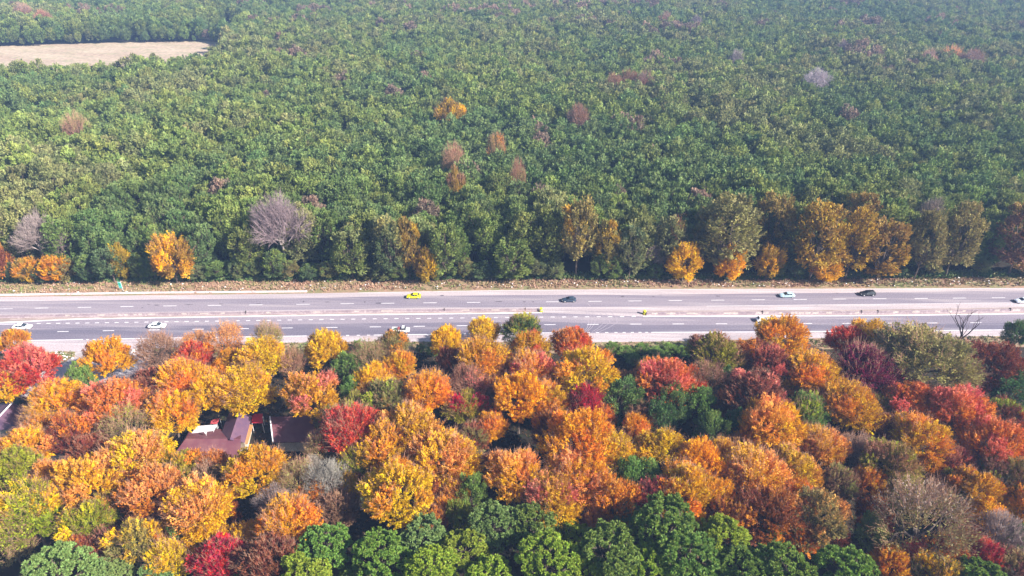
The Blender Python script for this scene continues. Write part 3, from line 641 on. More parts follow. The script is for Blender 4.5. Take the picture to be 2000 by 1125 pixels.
GN = ng.nodes; GL = ng.links; gi = GN.new('NodeGroupInput'); go = GN.new('NodeGroupOutput')
iop = GN.new('GeometryNodeInstanceOnPoints'); GL.new(gi.outputs[0], iop.inputs['Points'])
mtp = GN.new('GeometryNodeMeshToPoints'); GL.new(gi.outputs[0], mtp.inputs[0]); GL.new(mtp.outputs[0], iop.inputs['Points'])
join = GN.new('GeometryNodeJoinGeometry')
srcs = {}
for o in COL.objects:
    if o.name.startswith('crown') and o.data in [f[1] for f in FARW] and o.data not in srcs: srcs[o.data] = o
for f in FARW:
    oi = GN.new('GeometryNodeObjectInfo'); oi.inputs['Object'].default_value = srcs[f[1]]; oi.transform_space = 'ORIGINAL'
    g2 = GN.new('GeometryNodeGeometryToInstance'); GL.new(oi.outputs['Geometry'], g2.inputs[0]); GL.new(g2.outputs[0], join.inputs[0])
GL.new(join.outputs[0], iop.inputs['Instance']); iop.inputs['Pick Instance'].default_value = True
def named(nm, ty):
    a = GN.new('GeometryNodeInputNamedAttribute'); a.data_type = ty; a.inputs[0].default_value = nm; return a.outputs[0]
GL.new(named('pick', 'INT'), iop.inputs['Instance Index']); GL.new(named('rot', 'FLOAT_VECTOR'), iop.inputs['Rotation']); GL.new(named('scl', 'FLOAT_VECTOR'), iop.inputs['Scale'])
GL.new(iop.outputs[0], go.inputs[0])
md = fw.modifiers.new('trees', 'NODES'); md.node_group = ng

# ------------------------------------------------------------------ verge plants, undergrowth, litter
def tufts(name, pts, h, w, colors, seed, nb=7, label=None, cat=None, lean=.5):
    rng = np.random.default_rng(seed); pts = np.asarray(pts, float); n = len(pts)
    c = np.repeat(pts, nb, 0) + rng.normal(size=(n*nb, 3))*[.16, .16, 0]
    hh = h*rng.uniform(.5, 1.3, (n*nb, 1)); ax = unit(np.stack([rng.normal(size=n*nb)*lean, rng.normal(size=n*nb)*lean, np.ones(n*nb)], 1))
    nv = unit(np.cross(ax, rng.normal(size=(n*nb, 3))))
    V, Fc = leaf_quads(c+ax*hh*.45, ax, nv, hh*.5, w*rng.uniform(.6, 1.3, (n*nb, 1)))
    col = np.asarray(colors)[rng.integers(0, len(colors), n)] if not callable(colors) else colors(pts, rng)
    colr = np.repeat(np.repeat(col, nb, 0)*rng.uniform(.75, 1.25, (n*nb, 1)), 4, 0)
    me = mesh(name, V, Fc, {'col': colr})
    m, nt, N, L, p = nmat(name); a = N.new('ShaderNodeAttribute'); a.attribute_name = 'col'; L.new(a.outputs['Color'], p.inputs['Base Color']); p.inputs['Roughness'].default_value = .8
    me.materials.append(m); return tag(obj(name, me), label, cat, kind='stuff')
def scatter(top, bot, n, seed, x0=-120, x1=2120, pw=1.):
    r = np.random.default_rng(seed); out = []
    for _ in range(n):
        px = r.uniform(x0, x1); t = r.random()**pw; q = at(px, lerp_line(bot, px)*(1-t)+lerp_line(top, px)*t); out.append((q.x, q.y, 0))
    return np.array(out)
def vcol(pts, rng):
    a = vnoise(pts[:, 0]+3000, pts[:, 1]*3, 9, 5); b = rng.random(len(pts)); k = a*.6+b*.4
    C = np.array([(.20, .22, .07), (.34, .25, .13), (.42, .26, .18), (.30, .16, .10)]); return C[np.clip(k*4.4-.2, 0, 3.99).astype(int)]
tufts('verge_grass', scatter(off(L_VTOP, -3), off(L_SHTOP, -3), 5200, 1, pw=.8), .6, .12, vcol, 1, 8, 'dry brown and green grass on the verge beyond the highway', 'grass')
tufts('undergrowth', scatter(off(L_VTOP, -9), off(L_VTOP, 2), 2600, 2), 1.3, .28, [(.08, .15, .035), (.06, .12, .03), (.12, .17, .05), (.16, .16, .06)], 2, 12, 'low green brush at the foot of the far wood', 'undergrowth', .8)
tufts('roadside_grass', np.concatenate([scatter(off(L_NSHBOT, 1), off(L_NSHBOT, 18), 1500, 3, 300, 2120), scatter(off(L_NSHBOT, 1), off(L_NSHBOT, 14), 300, 4, -100, 145)]), .55, .12, [(.17, .2, .06), (.26, .22, .10), (.12, .17, .05), (.3, .22, .14)], 3, 8, 'grass along the near shoulder of the highway', 'grass')
r_ = np.random.default_rng(8)
fl = np.stack([r_.uniform(-75, 75, 9000), r_.uniform(70, 150, 9000), np.zeros(9000)], 1); fl = fl[np.abs(fl[:, 0]) < .8*fl[:, 1]+12]
tufts('fallen_leaves', fl, .35, .16, [(.12, .065, .03), (.07, .045, .025), (.16, .08, .03), (.05, .07, .02)], 6, 5, 'fallen leaves and low growth on the ground under the autumn trees', 'leaves', 1.2)
L_ = np.random.default_rng(4); lit = MB()
for _ in range(170):
    px = L_.uniform(-50, 2050); t = L_.random(); q = at(px, lerp_line(L_VTOP, px)*(1-t)+(lerp_line(L_SHTOP, px)-3)*t); s = L_.uniform(.12, .3)
    a = L_.uniform(0, 3.1); u = Vector((math.cos(a), math.sin(a), 0)); w = Vector((-u.y, u.x, 0))
    q = q + Vector((0, 0, .35)); lit.hexa([q-u*s-w*s*.6, q+u*s-w*s*.7, q+u*s*.8+w*s*.6, q-u*s+w*s*.5] + [p_+Vector((0, 0, s*.5)) for p_ in (q-u*s*.7-w*s*.4, q+u*s*.6-w*s*.5, q+u*s*.5+w*s*.4, q-u*s*.6+w*s*.3)])
for cx, cy, n_, sx in ((118, 696, 26, 22), (258, 690, 12, 8), (560, 572, 0, 5)):
    for _ in range(n_):
        q = at(cx+L_.normal()*sx*.6, cy+L_.normal()*4, .1); s = L_.uniform(.15, .4); lit.hexa([q+Vector(d_)*s for d_ in ((-1, -.6, 0), (.9, -.7, 0), (.8, .6, 0), (-1, .7, 0), (-.6, -.4, .7), (.5, -.5, .6), (.6, .3, .8), (-.5, .5, .6))])
tag(lit.build('litter', plain('litter', (.75, .72, .72), .6)), 'white scraps of litter strewn over both verges', 'litter', kind='stuff')

# ------------------------------------------------------------------ barriers
M_CONC = groundmat('barrier_concrete', (.34, .27, .29), (.28, .22, .25), (.42, .35, .37), (.3, 1.2, 5), (1, 1))
M_CONCL = groundmat('barrier_patch', (.52, .46, .44), (.46, .41, .36), (.60, .54, .50), (.3, 1.2, 5), (1, 1))
M_CONCW = groundmat('pale_concrete', (.60, .54, .56), (.52, .46, .49), (.66, .6, .6), (.3, 1.2, 5), (1, 1))
M_DARK = plain('dark_post', (.05, .04, .045), .7)
def barrier(label, pl, x0, x1, h, wb, wt, mat, panels, posts, dz=0, lightcap=True):
    q = sorted(set([x0, x1] + [p[0] for p in pl if x0 < p[0] < x1])); P = [at(x, lerp_line(pl, x)) for x in q]
    root = thing('concrete_barrier', P[0], label=label, cat='barrier', group='concrete barriers along the highway'); o = P[0]
    m = MB(); cap = MB()
    prof = [(-wb/2, 0), (-wb/2, .12), (-wt/2, h*.4), (-wt/2, h), (wt/2, h), (wt/2, h*.4), (wb/2, .12), (wb/2, 0)]
    for a, b in zip(P, P[1:]):
        d = (b-a).normalized(); nn = Vector((-d.y, d.x, 0))
        V = [c-o+nn*u+Vector((0, 0, v)) for c in (a, b) for u, v in prof]; k = 8
        m.add(V, [(i, i+k, i+1+k, i+1) for i in range(k-1)] + [tuple(range(k-1, -1, -1)), tuple(range(k, 2*k))])
    m.build('wall', mat, root)
    def seg(name, xa, xb, mt, z0, z1, prot, back=False):
        a, b = at(xa, lerp_line(pl, xa)), at(xb, lerp_line(pl, xb)); d = (b-a).normalized(); nn = Vector((-d.y, d.x, 0)); L = (b-a).length
        w = MB(); f = wt/2
        Pq = [a-o-nn*(f+prot), b-o-nn*(f+prot), b-o+nn*(f+prot if back else -f+.01), a-o+nn*(f+prot if back else -f+.01)]
        w.hexa([p+Vector((0, 0, z0)) for p in Pq]+[p+Vector((0, 0, z1)) for p in Pq]).build(name, mt, root)
    for xa, xb in panels: seg('panel', xa, xb, M_CONCL, h*.42, h*.93, .012)
    for xp in posts: seg('post', xp, xp+1.6, M_DARK, h*.3, h+.25, .03, True)
    return root
barrier('long low concrete median wall left of the gap, ending at a yellow drum', off(L_MEDTOP, 4.2), -250, 1052, .75, .7, .45, M_CONC,
        [(129, 139), (192, 206), (232, 238), (244, 252), (262, 268), (272, 279), (290, 305), (356, 366), (392, 408), (432, 440), (520, 530), (612, 626), (692, 702), (745, 768), (903, 917), (960, 975), (1000, 1008)], [480, 867, 1025])
barrier('long concrete median wall right of the gap, with pale patches on its face', off(L_MEDTOP, 8.2), 1262, 2300, .95, .7, .45, M_CONC,
        [(1272, 1284), (1300, 1318), (1340, 1362), (1412, 1420), (1420, 1440), (1475, 1486), (1488, 1500), (1520, 1526), (1543, 1556), (1558, 1569), (1571, 1582), (1585, 1597), (1612, 1623), (1668, 1676), (1742, 1753), (1780, 1794), (1824, 1834), (1850, 1857), (1878, 1884), (1940, 1950), (1975, 1990)], [1487, 1680, 1712, 1970])
L_FB = [(-300, 578.5), (0, 575.6), (300, 571), (550, 569), (640, 568)]
barrier('pale low concrete kerb wall on the far verge at the left', off(L_FB, 1.5), -250, 600, .45, .5, .35, M_CONCW, [], [])
M_YEL = plain('yellow_plastic', (.72, .70, .03), .4); M_BLK = plain('black_rubber', (.02, .02, .022), .6)
def drum(px, py, label, tilt):
    p = at(px, py); t = thing('traffic_drum', p, label=label, cat='traffic drum', group='yellow drums at the ends of the median walls')
    MB().cyl((0, 0, .08), (0, 0, 1.25), .52, .40, 16).build('body', M_YEL, t, .03, True)
    MB().cyl((0, 0, 0), (0, 0, .1), .62, .58, 16).build('base', M_BLK, t, .02)
    MB().cyl((0, 0, .62), (0, 0, .82), .475, .452, 16, False).build('band', M_BLK if tilt else M_CONCL, t)
    return t
drum(1056.5, 608.5, 'yellow drum at the right end of the left median wall', 0)
drum(1258.5, 613.5, 'yellow and black drum at the left end of the right median wall', 1)

# ------------------------------------------------------------------ road sign
M_SIGN = plain('sign_cyan', (.18, .78, .70), .35, vary=.03); M_SGRN = plain('sign_green', (.01, .55, .33), .35, vary=.03); M_WHT = plain('sign_white', (.82, .84, .84), .4, vary=.03)
b = at(237.5, 567.5); t = thing('road_sign', b, math.radians(-12), label='tall cyan and green road sign with white frame on the far verge', cat='road sign')
pn = MB().box(-.62, .62, -.03, .03, .75, 2.95).build('panel', M_WHT, t, .01)
MB().box(-.54, .54, -.046, -.032, .83, 2.87).build('face', M_SIGN, pn)
m = MB(); m.box(-.38, .30, -.058, -.048, 2.0, 2.6).box(-.20, .38, -.058, -.048, 1.70, 2.0).box(0, .42, -.058, -.048, 1.05, 1.3); m.build('symbol', M_SGRN, pn)
MB().box(-.5, .5, -.03, .03, 3.05, 3.4).build('top_plate', plain('sign_dark_green', (.03, .30, .12), .4), t, .01)
for s in (-1, 1): MB().cyl((s*.5, .06, 0), (s*.5, .06, 3.2), .045, .045, 8).build('post', M_WHT, t)

# ------------------------------------------------------------------ vehicles
M_GLASS = plain('car_glass', (.035, .045, .06), .12, vary=.05); M_TYRE = plain('tyre', (.02, .02, .02), .8); M_RIM = plain('rim', (.55, .55, .57), .35, .6)
M_LAMP = plain('headlamp', (.75, .76, .78), .2); M_TAIL = plain('tail_lamp', (.45, .02, .02), .3)
def paint(name, c, rough=.32):
    m, nt, N, L, p = nmat(name); p.inputs['Base Color'].default_value = (*c, 1); p.inputs['Roughness'].default_value = rough
    p.inputs['Coat Weight'].default_value = .6; p.inputs['Coat Roughness'].default_value = .08
    tc = N.new('ShaderNodeTexCoord'); c2 = mixc(N, L, noise_mix(N, L, tc, 1.2, 5, .45, .75), tuple(c), tuple(v*.82+.02 for v in c)); L.new(c2, p.inputs['Base Color']); return m
def loft(secs, ring):
    """secs: list of x and parameters; ring(params) -> closed list of (y, z)"""
    V = []; Fc = []; n = None
    for s in secs:
        r = ring(*s[1:]); n = len(r); V += [(s[0], y, z) for y, z in r]
    for i in range(len(secs)-1):
        for k in range(n): Fc.append((i*n+k, i*n+(k+1) % n, (i+1)*n+(k+1) % n, (i+1)*n+k))
    Fc.append(tuple(range(n-1, -1, -1))); Fc.append(tuple(range((len(secs)-1)*n, len(secs)*n)))
    return V, [tuple(reversed(f)) for f in Fc]
def wheels(t, xs_, hw, R=.31):
    for x in xs_:
        for s in (-1, 1):
            w = MB().cyl((x, s*(hw-.20), R), (x, s*(hw+.01), R), R, R, 18).build('wheel', M_TYRE, t, .02, False)
            MB().cyl((x, s*(hw+.012), R), (x, s*(hw+.035), R), R*.68, R*.6, 14).build('rim', M_RIM, w)
def car(px, py, color, label, L=4.4, Wd=1.72, H=1.42, face=-1, style='sedan', z=.03, name='car', glass=None):
    """face -1: drives to the left; built with its nose at +x"""
    b = at(px, py, 0); b.z = z; d = (at(px+30, py-.3)-at(px-30, py+.3)).normalized(); rz = math.atan2(d.y, d.x) + (math.pi if face < 0 else 0)
    t = thing(name, b, rz, label=label, cat='car', group='vehicles driving on the highway'); hw = Wd/2; B = paint('car_paint', color)
    x = lambda f: (f-.5)*L                                  # 0 tail .. 1 nose
    def ring(w, z0, z1, zs):                                # half width, sill, deck height, shoulder
        return [(-w*.82, z0), (-w, z0+.10), (-w, zs), (-w*.90, z1-.02), (-w*.6, z1+.015), (w*.6, z1+.015), (w*.90, z1-.02), (w, zs), (w, z0+.10), (w*.82, z0)]
    deck = .93 if style != 'suv' else 1.02; hood = .86 if style != 'suv' else .98
    secs = [(x(0), hw*.84, .42, deck-.20, .62), (x(.02), hw*.93, .30, deck-.05, .74), (x(.06), hw*.97, .22, deck, .78), (x(.16), hw, .20, deck+.01, .80), (x(.35), hw, .19, .93, .82),
            (x(.62), hw, .19, .93, .82), (x(.72), hw, .20, hood+.04, .78), (x(.86), hw*.97, .22, hood-.04, .72), (x(.95), hw*.92, .24, hood-.13, .66), (x(.985), hw*.84, .30, hood-.24, .60), (x(1), hw*.74, .40, hood-.36, .52)]
    V, Fc = loft(secs, ring); m = MB().add(V, Fc); body = m.build('body', B, t, .03, True)
    if style == 'sedan': c0, r0, r1, c1 = .10, .24, .52, .71
    elif style == 'suv': c0, r0, r1, c1 = .03, .09, .54, .73
    else: c0, r0, r1, c1 = .12, .20, .50, .69
    zb = .91; rt = H; wt_ = hw*.74; wb_ = hw*.93
    # glasshouse: dark glass body, painted roof skin and pillars a little proud of it
    MB().hexa([(x(c0), -wb_, zb), (x(c1), -wb_, zb), (x(c1), wb_, zb), (x(c0), wb_, zb), (x(r0), -wt_, rt-.05), (x(r1), -wt_, rt-.05), (x(r1), wt_, rt-.05), (x(r0), wt_, rt-.05)]).build('windows', glass or M_GLASS, t, .02)
    def rring(w, z0, z1): return [(-w, z0), (-w*.9, z1-.02), (-w*.5, z1), (w*.5, z1), (w*.9, z1-.02), (w, z0)]
    V, Fc = loft([(x(r0)-.04, wt_*.98, rt-.06, rt-.02), (x(r0)+.25, wt_+.02, rt-.06, rt+.02), (x((r0+r1)/2), wt_+.03, rt-.06, rt+.035), (x(r1)-.2, wt_+.02, rt-.06, rt+.015), (x(r1)+.04, wt_*.97, rt-.06, rt-.03)], rring)
    MB().add(V, Fc).build('roof', B, t, .015, True)
    for s in (-1, 1):
        for (xa, xb, wd_) in ((c0, r0, .13), (c1, r1, .05), (.39, .39, .04), (c0+.07, r0+.03, .07)):
            a = Vector((x(xa), s*wb_, zb)); c = Vector((x(xb), s*wt_, rt-.05)); o_ = Vector((0, s*.012, 0)); q = Vector((wd_, 0, 0))
            MB().hexa([a-q+o_, a+q+o_, a+q-o_*2, a-q-o_*2, c-q*.8+o_, c+q*.8+o_, c+q*.8-o_*2, c-q*.8-o_*2]).build('pillar', B, t)
        MB().hexa([(x(.67)-.05, s*(hw+.0), .92), (x(.67)+.05, s*(hw+.0), .92), (x(.67)+.05, s*(hw+.16), .92), (x(.67)-.05, s*(hw+.16), .92), (x(.67)-.05, s*(hw), 1.04), (x(.67)+.05, s*(hw), 1.04), (x(.67)+.04, s*(hw+.15), 1.03), (x(.67)-.04, s*(hw+.15), 1.03)]).build('mirror', B, t)
        MB().box(x(.955), x(.992), min(s*hw*.5, s*hw*.80), max(s*hw*.5, s*hw*.80), hood-.36, hood-.2).build('headlight', M_LAMP, t, .02)
        MB().box(x(-.002), x(.02), min(s*hw*.5, s*hw*.86), max(s*hw*.5, s*hw*.86), deck-.32, deck-.16).build('tail_light', M_TAIL, t, .01)
    MB().box(x(.985), x(1.008), -hw*.72, hw*.72, .32, .46).build('bumper', M_BLK, t, .02)
    MB().box(x(-.01), x(.012), -hw*.8, hw*.8, .34, .50).build('bumper', M_BLK, t, .02)
    wheels(t, (x(.19), x(.80)), hw)
    return t
def pickup(px, py, label, face=1, load=True):
    b = at(px, py, 0); b.z = .03; d = (at(px+30, py-.3)-at(px-30, py+.3)).normalized(); rz = math.atan2(d.y, d.x) + (math.pi if face < 0 else 0)
    t = thing('pickup_truck', b, rz, label=label, cat='pickup truck', group='vehicles driving on the highway'); B = paint('car_paint', (.80, .80, .82)); hw = .86
    def ring(w, z0, z1, zs): return [(-w*.85, z0), (-w, z0+.1), (-w, zs), (-w*.92, z1), (w*.92, z1), (w, zs), (w, z0+.1), (w*.85, z0)]
    V, Fc = loft([(0.35, hw, .35, 1.02, .9), (1.1, hw, .33, 1.0, .88), (1.6, hw*.97, .33, .96, .8), (2.25, hw*.94, .36, .90, .75), (2.42, hw*.86, .42, .74, .62)], ring)
    MB().add(V, Fc).build('body', B, t, .03, True)
    MB().hexa([(.30, -.8, .98), (1.45, -.8, .98), (1.45, .8, .98), (.30, .8, .98), (.38, -.66, 1.56), (1.0, -.66, 1.56), (1.0, .66, 1.56), (.38, .66, 1.56)]).build('windows', M_GLASS, t, .02)
    MB().box(.34, 1.04, -.68, .68, 1.55, 1.62).build('roof', B, t, .02)
    bed = MB(); bed.box(-2.4, .28, -hw, hw, .50, .62).box(-2.4, .28, -hw, -hw+.06, .62, 1.08).box(-2.4, .28, hw-.06, hw, .62, 1.08).box(-2.4, -2.34, -hw, hw, .62, 1.05).box(.22, .28, -hw, hw, .62, 1.1); bed.build('cargo_bed', B, t, .01)
    for s in (-1, 1):
        MB().box(2.36, 2.44, min(s*.45, s*.75), max(s*.45, s*.75), .6, .76).build('headlight', M_LAMP, t, .01)
        MB().box(-2.43, -2.39, min(s*.68, s*.84), max(s*.68, s*.84), .68, .9).build('tail_light', M_TAIL, t)
    wheels(t, (-1.6, 1.55), hw, .33)
    if load:
        o = MB().hexa([(-1.0, -.5, .63), (-.1, -.45, .63), (-.1, .55, .63), (-1.0, .5, .63), (-.9, -.35, 1.45), (-.2, -.3, 1.35), (-.25, .4, 1.5), (-.85, .4, 1.4)]).build('cargo_bundle', plain('maroon_sack', (.22, .05, .06), .9), None, .12, True)
        o.matrix_world = Matrix.Translation(b) @ Matrix.Rotation(rz, 4, 'Z'); tag(o, 'maroon bundle riding in the bed of the white pickup truck', 'bundle')
        o = MB().hexa([(-2.1, -.6, .63), (-1.2, -.6, .63), (-1.2, .6, .63), (-2.1, .6, .63), (-2.05, -.55, .95), (-1.3, -.5, 1.0), (-1.3, .5, 1.0), (-2.0, .5, .92)]).build('cargo_crate', plain('green_crate', (.08, .16, .12), .8), None, .04)
        o.matrix_world = Matrix.Translation(b) @ Matrix.Rotation(rz, 4, 'Z'); tag(o, 'dark green crate at the back of the white pickup truck bed', 'crate')
    return t
WH = (.82, .83, .85)
car(45, 641.5, WH, 'white sedan driving right at the far left of the near carriageway', 4.9, 1.78, 1.44, 1)
car(308, 639.5, WH, 'white sedan driving right beside the dotted lane line', 4.6, 1.76, 1.44, 1)
pickup(783, 648, 'white pickup truck carrying a maroon bundle behind an olive and orange treetop')
car(1490, 627.5, WH, 'white hatchback mostly hidden behind the orange roadside trees', 4.2, 1.7, 1.45, 1, 'hatch')
car(808, 581.5, (.85, .78, .01), 'bright yellow taxi driving left on the far carriageway', 4.3, 1.68, 1.44, -1, name='taxi')
car(1111, 588.5, (.035, .06, .10), 'dark blue hatchback sedan driving left before the median gap', 4.3, 1.68, 1.40, -1, 'hatch')
car(1536, 579.5, (.45, .62, .72), 'pale blue sedan driving left on the far carriageway', 4.6, 1.75, 1.42, -1)
car(1693, 576.5, (.012, .014, .02), 'black estate car driving left by the wood edge', 4.6, 1.78, 1.5, -1, 'suv')
car(1996, 590.5, (.72, .78, .90), 'white-blue sedan half out of view at the right edge', 4.5, 1.75, 1.42, -1)

# ------------------------------------------------------------------ buildings among the near trees
def tilemat(name, c, c2, scale=6):
    m, nt, N, L, p = nmat(name); tc = N.new('ShaderNodeTexCoord')
    col = mixc(N, L, noise_mix(N, L, tc, .5, 6, .4, .65), c, c2); wv = N.new('ShaderNodeTexWave'); wv.inputs['Scale'].default_value = scale; wv.inputs['Distortion'].default_value = .3
    L.new(tc.outputs['Object'], wv.inputs['Vector']); h = N.new('ShaderNodeHueSaturation'); L.new(col, h.inputs['Color'])
    mr = N.new('ShaderNodeMapRange'); mr.inputs[3].default_value = .8; mr.inputs[4].default_value = 1.1; L.new(wv.outputs[1], mr.inputs[0]); L.new(mr.outputs[0], h.inputs['Value'])
    L.new(h.outputs[0], p.inputs['Base Color']); p.inputs['Roughness'].default_value = .55; return m
M_MAR = tilemat('maroon_roof', (.15, .05, .07), (.19, .08, .09)); M_MAR2 = tilemat('purple_roof', (.11, .06, .11), (.15, .08, .12)); M_BRNR = tilemat('brown_roof', (.22, .16, .17), (.28, .2, .2))
M_WALL = groundmat('rendered_wall', (.5, .43, .36), (.42, .36, .3), (.56, .5, .42), (.3, 1, 4)); M_TIMB = plain('timber', (.45, .22, .09), .7); M_WTRIM = plain('white_trim', (.82, .82, .84), .5)
def A(p): return at(*p)
def wallbox(P, root, z0=0, inset=.5, name='wall'):
    c = sum(P, Vector())/len(P); Q = [c+(p-c)*(1-inset/max(1, (p-c).length)) for p in P]
    o = root.location; m = MB(); n = len(Q); m.add([(q.x-o.x, q.y-o.y, z0) for q in Q]+[(q.x-o.x, q.y-o.y, q.z-.15) for q in Q], [(i, (i+1) % n, n+(i+1) % n, n+i) for i in range(n)] + [tuple(range(n, 2*n))]); return m.build(name, M_WALL, root)
def house(name, label, eaves, planes, mat, cat='house'):
    """eaves: ring of eave corners (px, py, z); planes: list of roof polygons"""
    E = [A(e) for e in eaves]; c = sum(E, Vector())/len(E); root = thing(name, (c.x, c.y, 0), label=label, cat=cat)
    m = MB()
    for pl in planes: m.slab([A(p)-Vector((c.x, c.y, 0)) for p in pl], .14)
    rf = m.build('roof', mat, root); w = wallbox(E, root)
    return root, c, rf, w
# maroon-roofed house with a wing running back
rt, c0, rf, w = house('house', 'maroon-roofed house with a hipped front, in the clearing among yellow trees', [(340, 888, 3), (470, 893, 3), (472, 838, 3), (372, 838, 3)],
    [[(340, 888, 3), (470, 893, 3), (470, 857, 5), (362, 857, 5)], [(340, 888, 3), (362, 857, 5), (372, 838, 3)], [(362, 857, 5), (470, 857, 5), (472, 838, 3), (372, 838, 3)]], M_MAR)
oo = Vector((c0.x, c0.y, 0))
m = MB()
for pl in ([(430, 852, 3.6), (449, 858, 5.4), (466, 807, 5.5), (447, 807, 3.7)], [(449, 858, 5.4), (478, 864, 3.5), (492, 811, 3.6), (466, 807, 5.5)]): m.slab([A(p)-oo for p in pl], .14)
m.build('wing_roof', M_MAR2, rt); wallbox([A(p) for p in [(430, 852, 3.5), (478, 864, 3.4), (492, 811, 3.4), (447, 807, 3.5)]], rt, name='wing_wall')
p0, p1 = A((488, 828, 3.0))-oo, A((476, 866, 2.6))-oo
MB().hexa([p0+Vector((0, -.2, -.4)), p0+Vector((.7, -.2, -.4)), p1+Vector((.7, .2, -.4)), p1+Vector((0, .2, -.4)), p0+Vector((0, -.2, 0)), p0+Vector((.7, -.2, 0)), p1+Vector((.7, .2, 0)), p1+Vector((0, .2, 0))]).build('beam', M_TIMB, rt)
for px_ in (352, 372, 450):
    q = A((px_, 892, 1.4))-oo; MB().box(q.x-.5, q.x+.5, q.y+.25, q.y+.5, .9, 2.1).build('window', M_GLASS, w)
def canopy(label, P, mat, name='canopy'):
    Q = [A(p) for p in P]; c = sum(Q, Vector())/len(Q); r = thing(name, (c.x, c.y, 0), label=label, cat='canopy'); o = Vector((c.x, c.y, 0))
    MB().slab([q-o for q in Q], .08).build('cover', mat, r)
    for q in Q:
        d = q-o; d2 = d*.92; MB().cyl((d2.x, d2.y, 0), (d2.x, d2.y, q.z-.05), .05, .05, 8).build('pole', M_WTRIM, r)
    return r
M_REDC = plain('red_fabric', (.55, .02, .05), .7); M_WFAB = plain('white_sheet', (.6, .58, .62), .6)
canopy('bright red canopy between the two maroon roofs', [(491, 826, 3.0), (513, 826, 3.0), (513, 808, 3.2), (493, 808, 3.2)], M_REDC)
canopy('white sheet awning behind the maroon hipped roof', [(374, 846, 3.9), (418, 841, 3.9), (424, 829, 4.0), (385, 832, 4.0)], M_WFAB, 'awning')
canopy('small red awning behind the white sheet awning', [(410, 828, 3.7), (424, 827, 3.7), (430, 816, 3.7), (413, 821, 3.7)], plain('faded_red', (.6, .10, .12), .7), 'awning')
rt, c0, rf, w = house('house', 'dark maroon shed roof with white left edge, right of the red canopy', [(534, 864, 3), (628, 862, 3), (606, 812, 3.6), (528, 814, 3.6)],
    [[(534, 864, 3), (628, 862, 3), (606, 812, 4.6), (528, 814, 4.6)]], M_MAR)
oo = Vector((c0.x, c0.y, .03)); a, b2 = A((523, 834, 3.75))-oo, A((528, 814, 4.62))-oo; a = A((534, 864, 3.05))-oo
MB().hexa([a+Vector((-.2, 0, 0)), a+Vector((.05, 0, 0)), b2+Vector((.05, 0, 0)), b2+Vector((-.2, 0, 0))]+[v+Vector((0, 0, .18)) for v in (a+Vector((-.2, 0, 0)), a+Vector((.05, 0, 0)), b2+Vector((.05, 0, 0)), b2+Vector((-.2, 0, 0)))]).build('fascia', M_WTRIM, rf)
rt, c0, rf, w = house('house', 'purple gabled roof with white ridge cap at the left edge', [(-40, 834, 3), (40, 836, 3), (52, 797, 3), (-15, 790, 3)],
    [[(-25, 842, 3), (38, 836, 3.2), (24, 786, 5.2), (-6, 818, 5.2)], [(-40, 834, 3), (-6, 818, 5.2), (24, 786, 5.2), (-15, 790, 3)], [(38, 836, 3.2), (52, 800, 3), (24, 786, 5.2)]], M_MAR2)
oo = Vector((c0.x, c0.y, 0)); a, b2 = A((-4, 816, 5.3))-oo, A((24, 786, 5.3))-oo; MB().cyl(a, b2, .16, .16, 8).build('ridge_cap', M_WTRIM, rf)
rt, c0, rf, w = house('house', 'grey-brown roof with a white ridge strip under olive branches', [(82, 890, 3), (160, 886, 3), (152, 852, 3), (96, 853, 3)],
    [[(82, 890, 3), (160, 886, 3), (154, 860, 4.4), (92, 862, 4.4)], [(92, 862, 4.4), (154, 860, 4.4), (152, 850, 3.2), (98, 850, 3.2)]], M_BRNR)
oo = Vector((c0.x, c0.y, 0)); a, b2 = A((94, 861, 4.55))-oo, A((136, 858, 4.55))-oo; MB().box(0, 1, 0, 1, 0, 1); MB().cyl(a, b2, .18, .18, 8).build('ridge_cap', M_WTRIM, rf)
rt, c0, rf, w = house('shed', 'small silver-roofed shed at the front corner of the maroon house', [(344, 902, 2.2), (360, 902, 2.2), (356, 891, 2.2), (342, 892, 2.2)], [[(344, 902, 2.2), (360, 902, 2.2), (356, 891, 2.5), (342, 892, 2.5)]], plain('tin', (.6, .66, .75), .35, .4), 'shed')
# lamp by the house
b = at(411, 880); t = thing('street_lamp', b, label='slim lamp post with white globe in front of the maroon roof', cat='street lamp')
lo_, hi_ = 1., 15.
for _ in range(25):
    mm = (lo_+hi_)/2
    if proj((b.x, b.y, mm))[1] > 846: lo_ = mm
    else: hi_ = mm
MB().cyl((0, 0, 0), (0, 0, mm), .07, .045, 8).build('pole', M_WTRIM, t)
g = bpy.data.meshes.new('globe'); import bmesh
bm = bmesh.new(); bmesh.ops.create_uvsphere(bm, u_segments=16, v_segments=10, radius=.28); bm.to_mesh(g); bm.free(); g.materials.append(M_WTRIM); o = obj('globe', g, t); o.location = (0, 0, mm+.2)

# green brush on the near roadside: countable shrubs
for i, (px, py, r) in enumerate([(1195, 682, 15), (1222, 690, 18), (1252, 684, 16), (1280, 692, 19), (1308, 684, 16), (1335, 690, 16), (1235, 704, 17), (1265, 710, 18), (1300, 706, 16), (660, 690, 10), (845, 690, 12), (820, 684, 9), (700, 676, 9), (740, 682, 9)]):
    z = 1.3; p = at(px, py, z); s = r*proj(p)[2]/F/5.6; t = thing('shrub', (p.x, p.y, 0), rnd.uniform(0, 6)); t.scale = (s, s, 1.9/8.6)
    obj('stem', CLUMP[i % 2][0], t); cr = obj('foliage', CLUMP[i % 2][1], t); cc = np.array([.22, .34, .07])*rnd.uniform(.8, 1.15); cr['ca'] = [float(v) for v in cc]; cr['cb'] = [float(v) for v in cc*1.15]
    ALLTREES.append(dict(o=t, x=px, y=py, r=r, low='E2', top='E2', kind='sh', label=None, group=None, cat='shrub'))

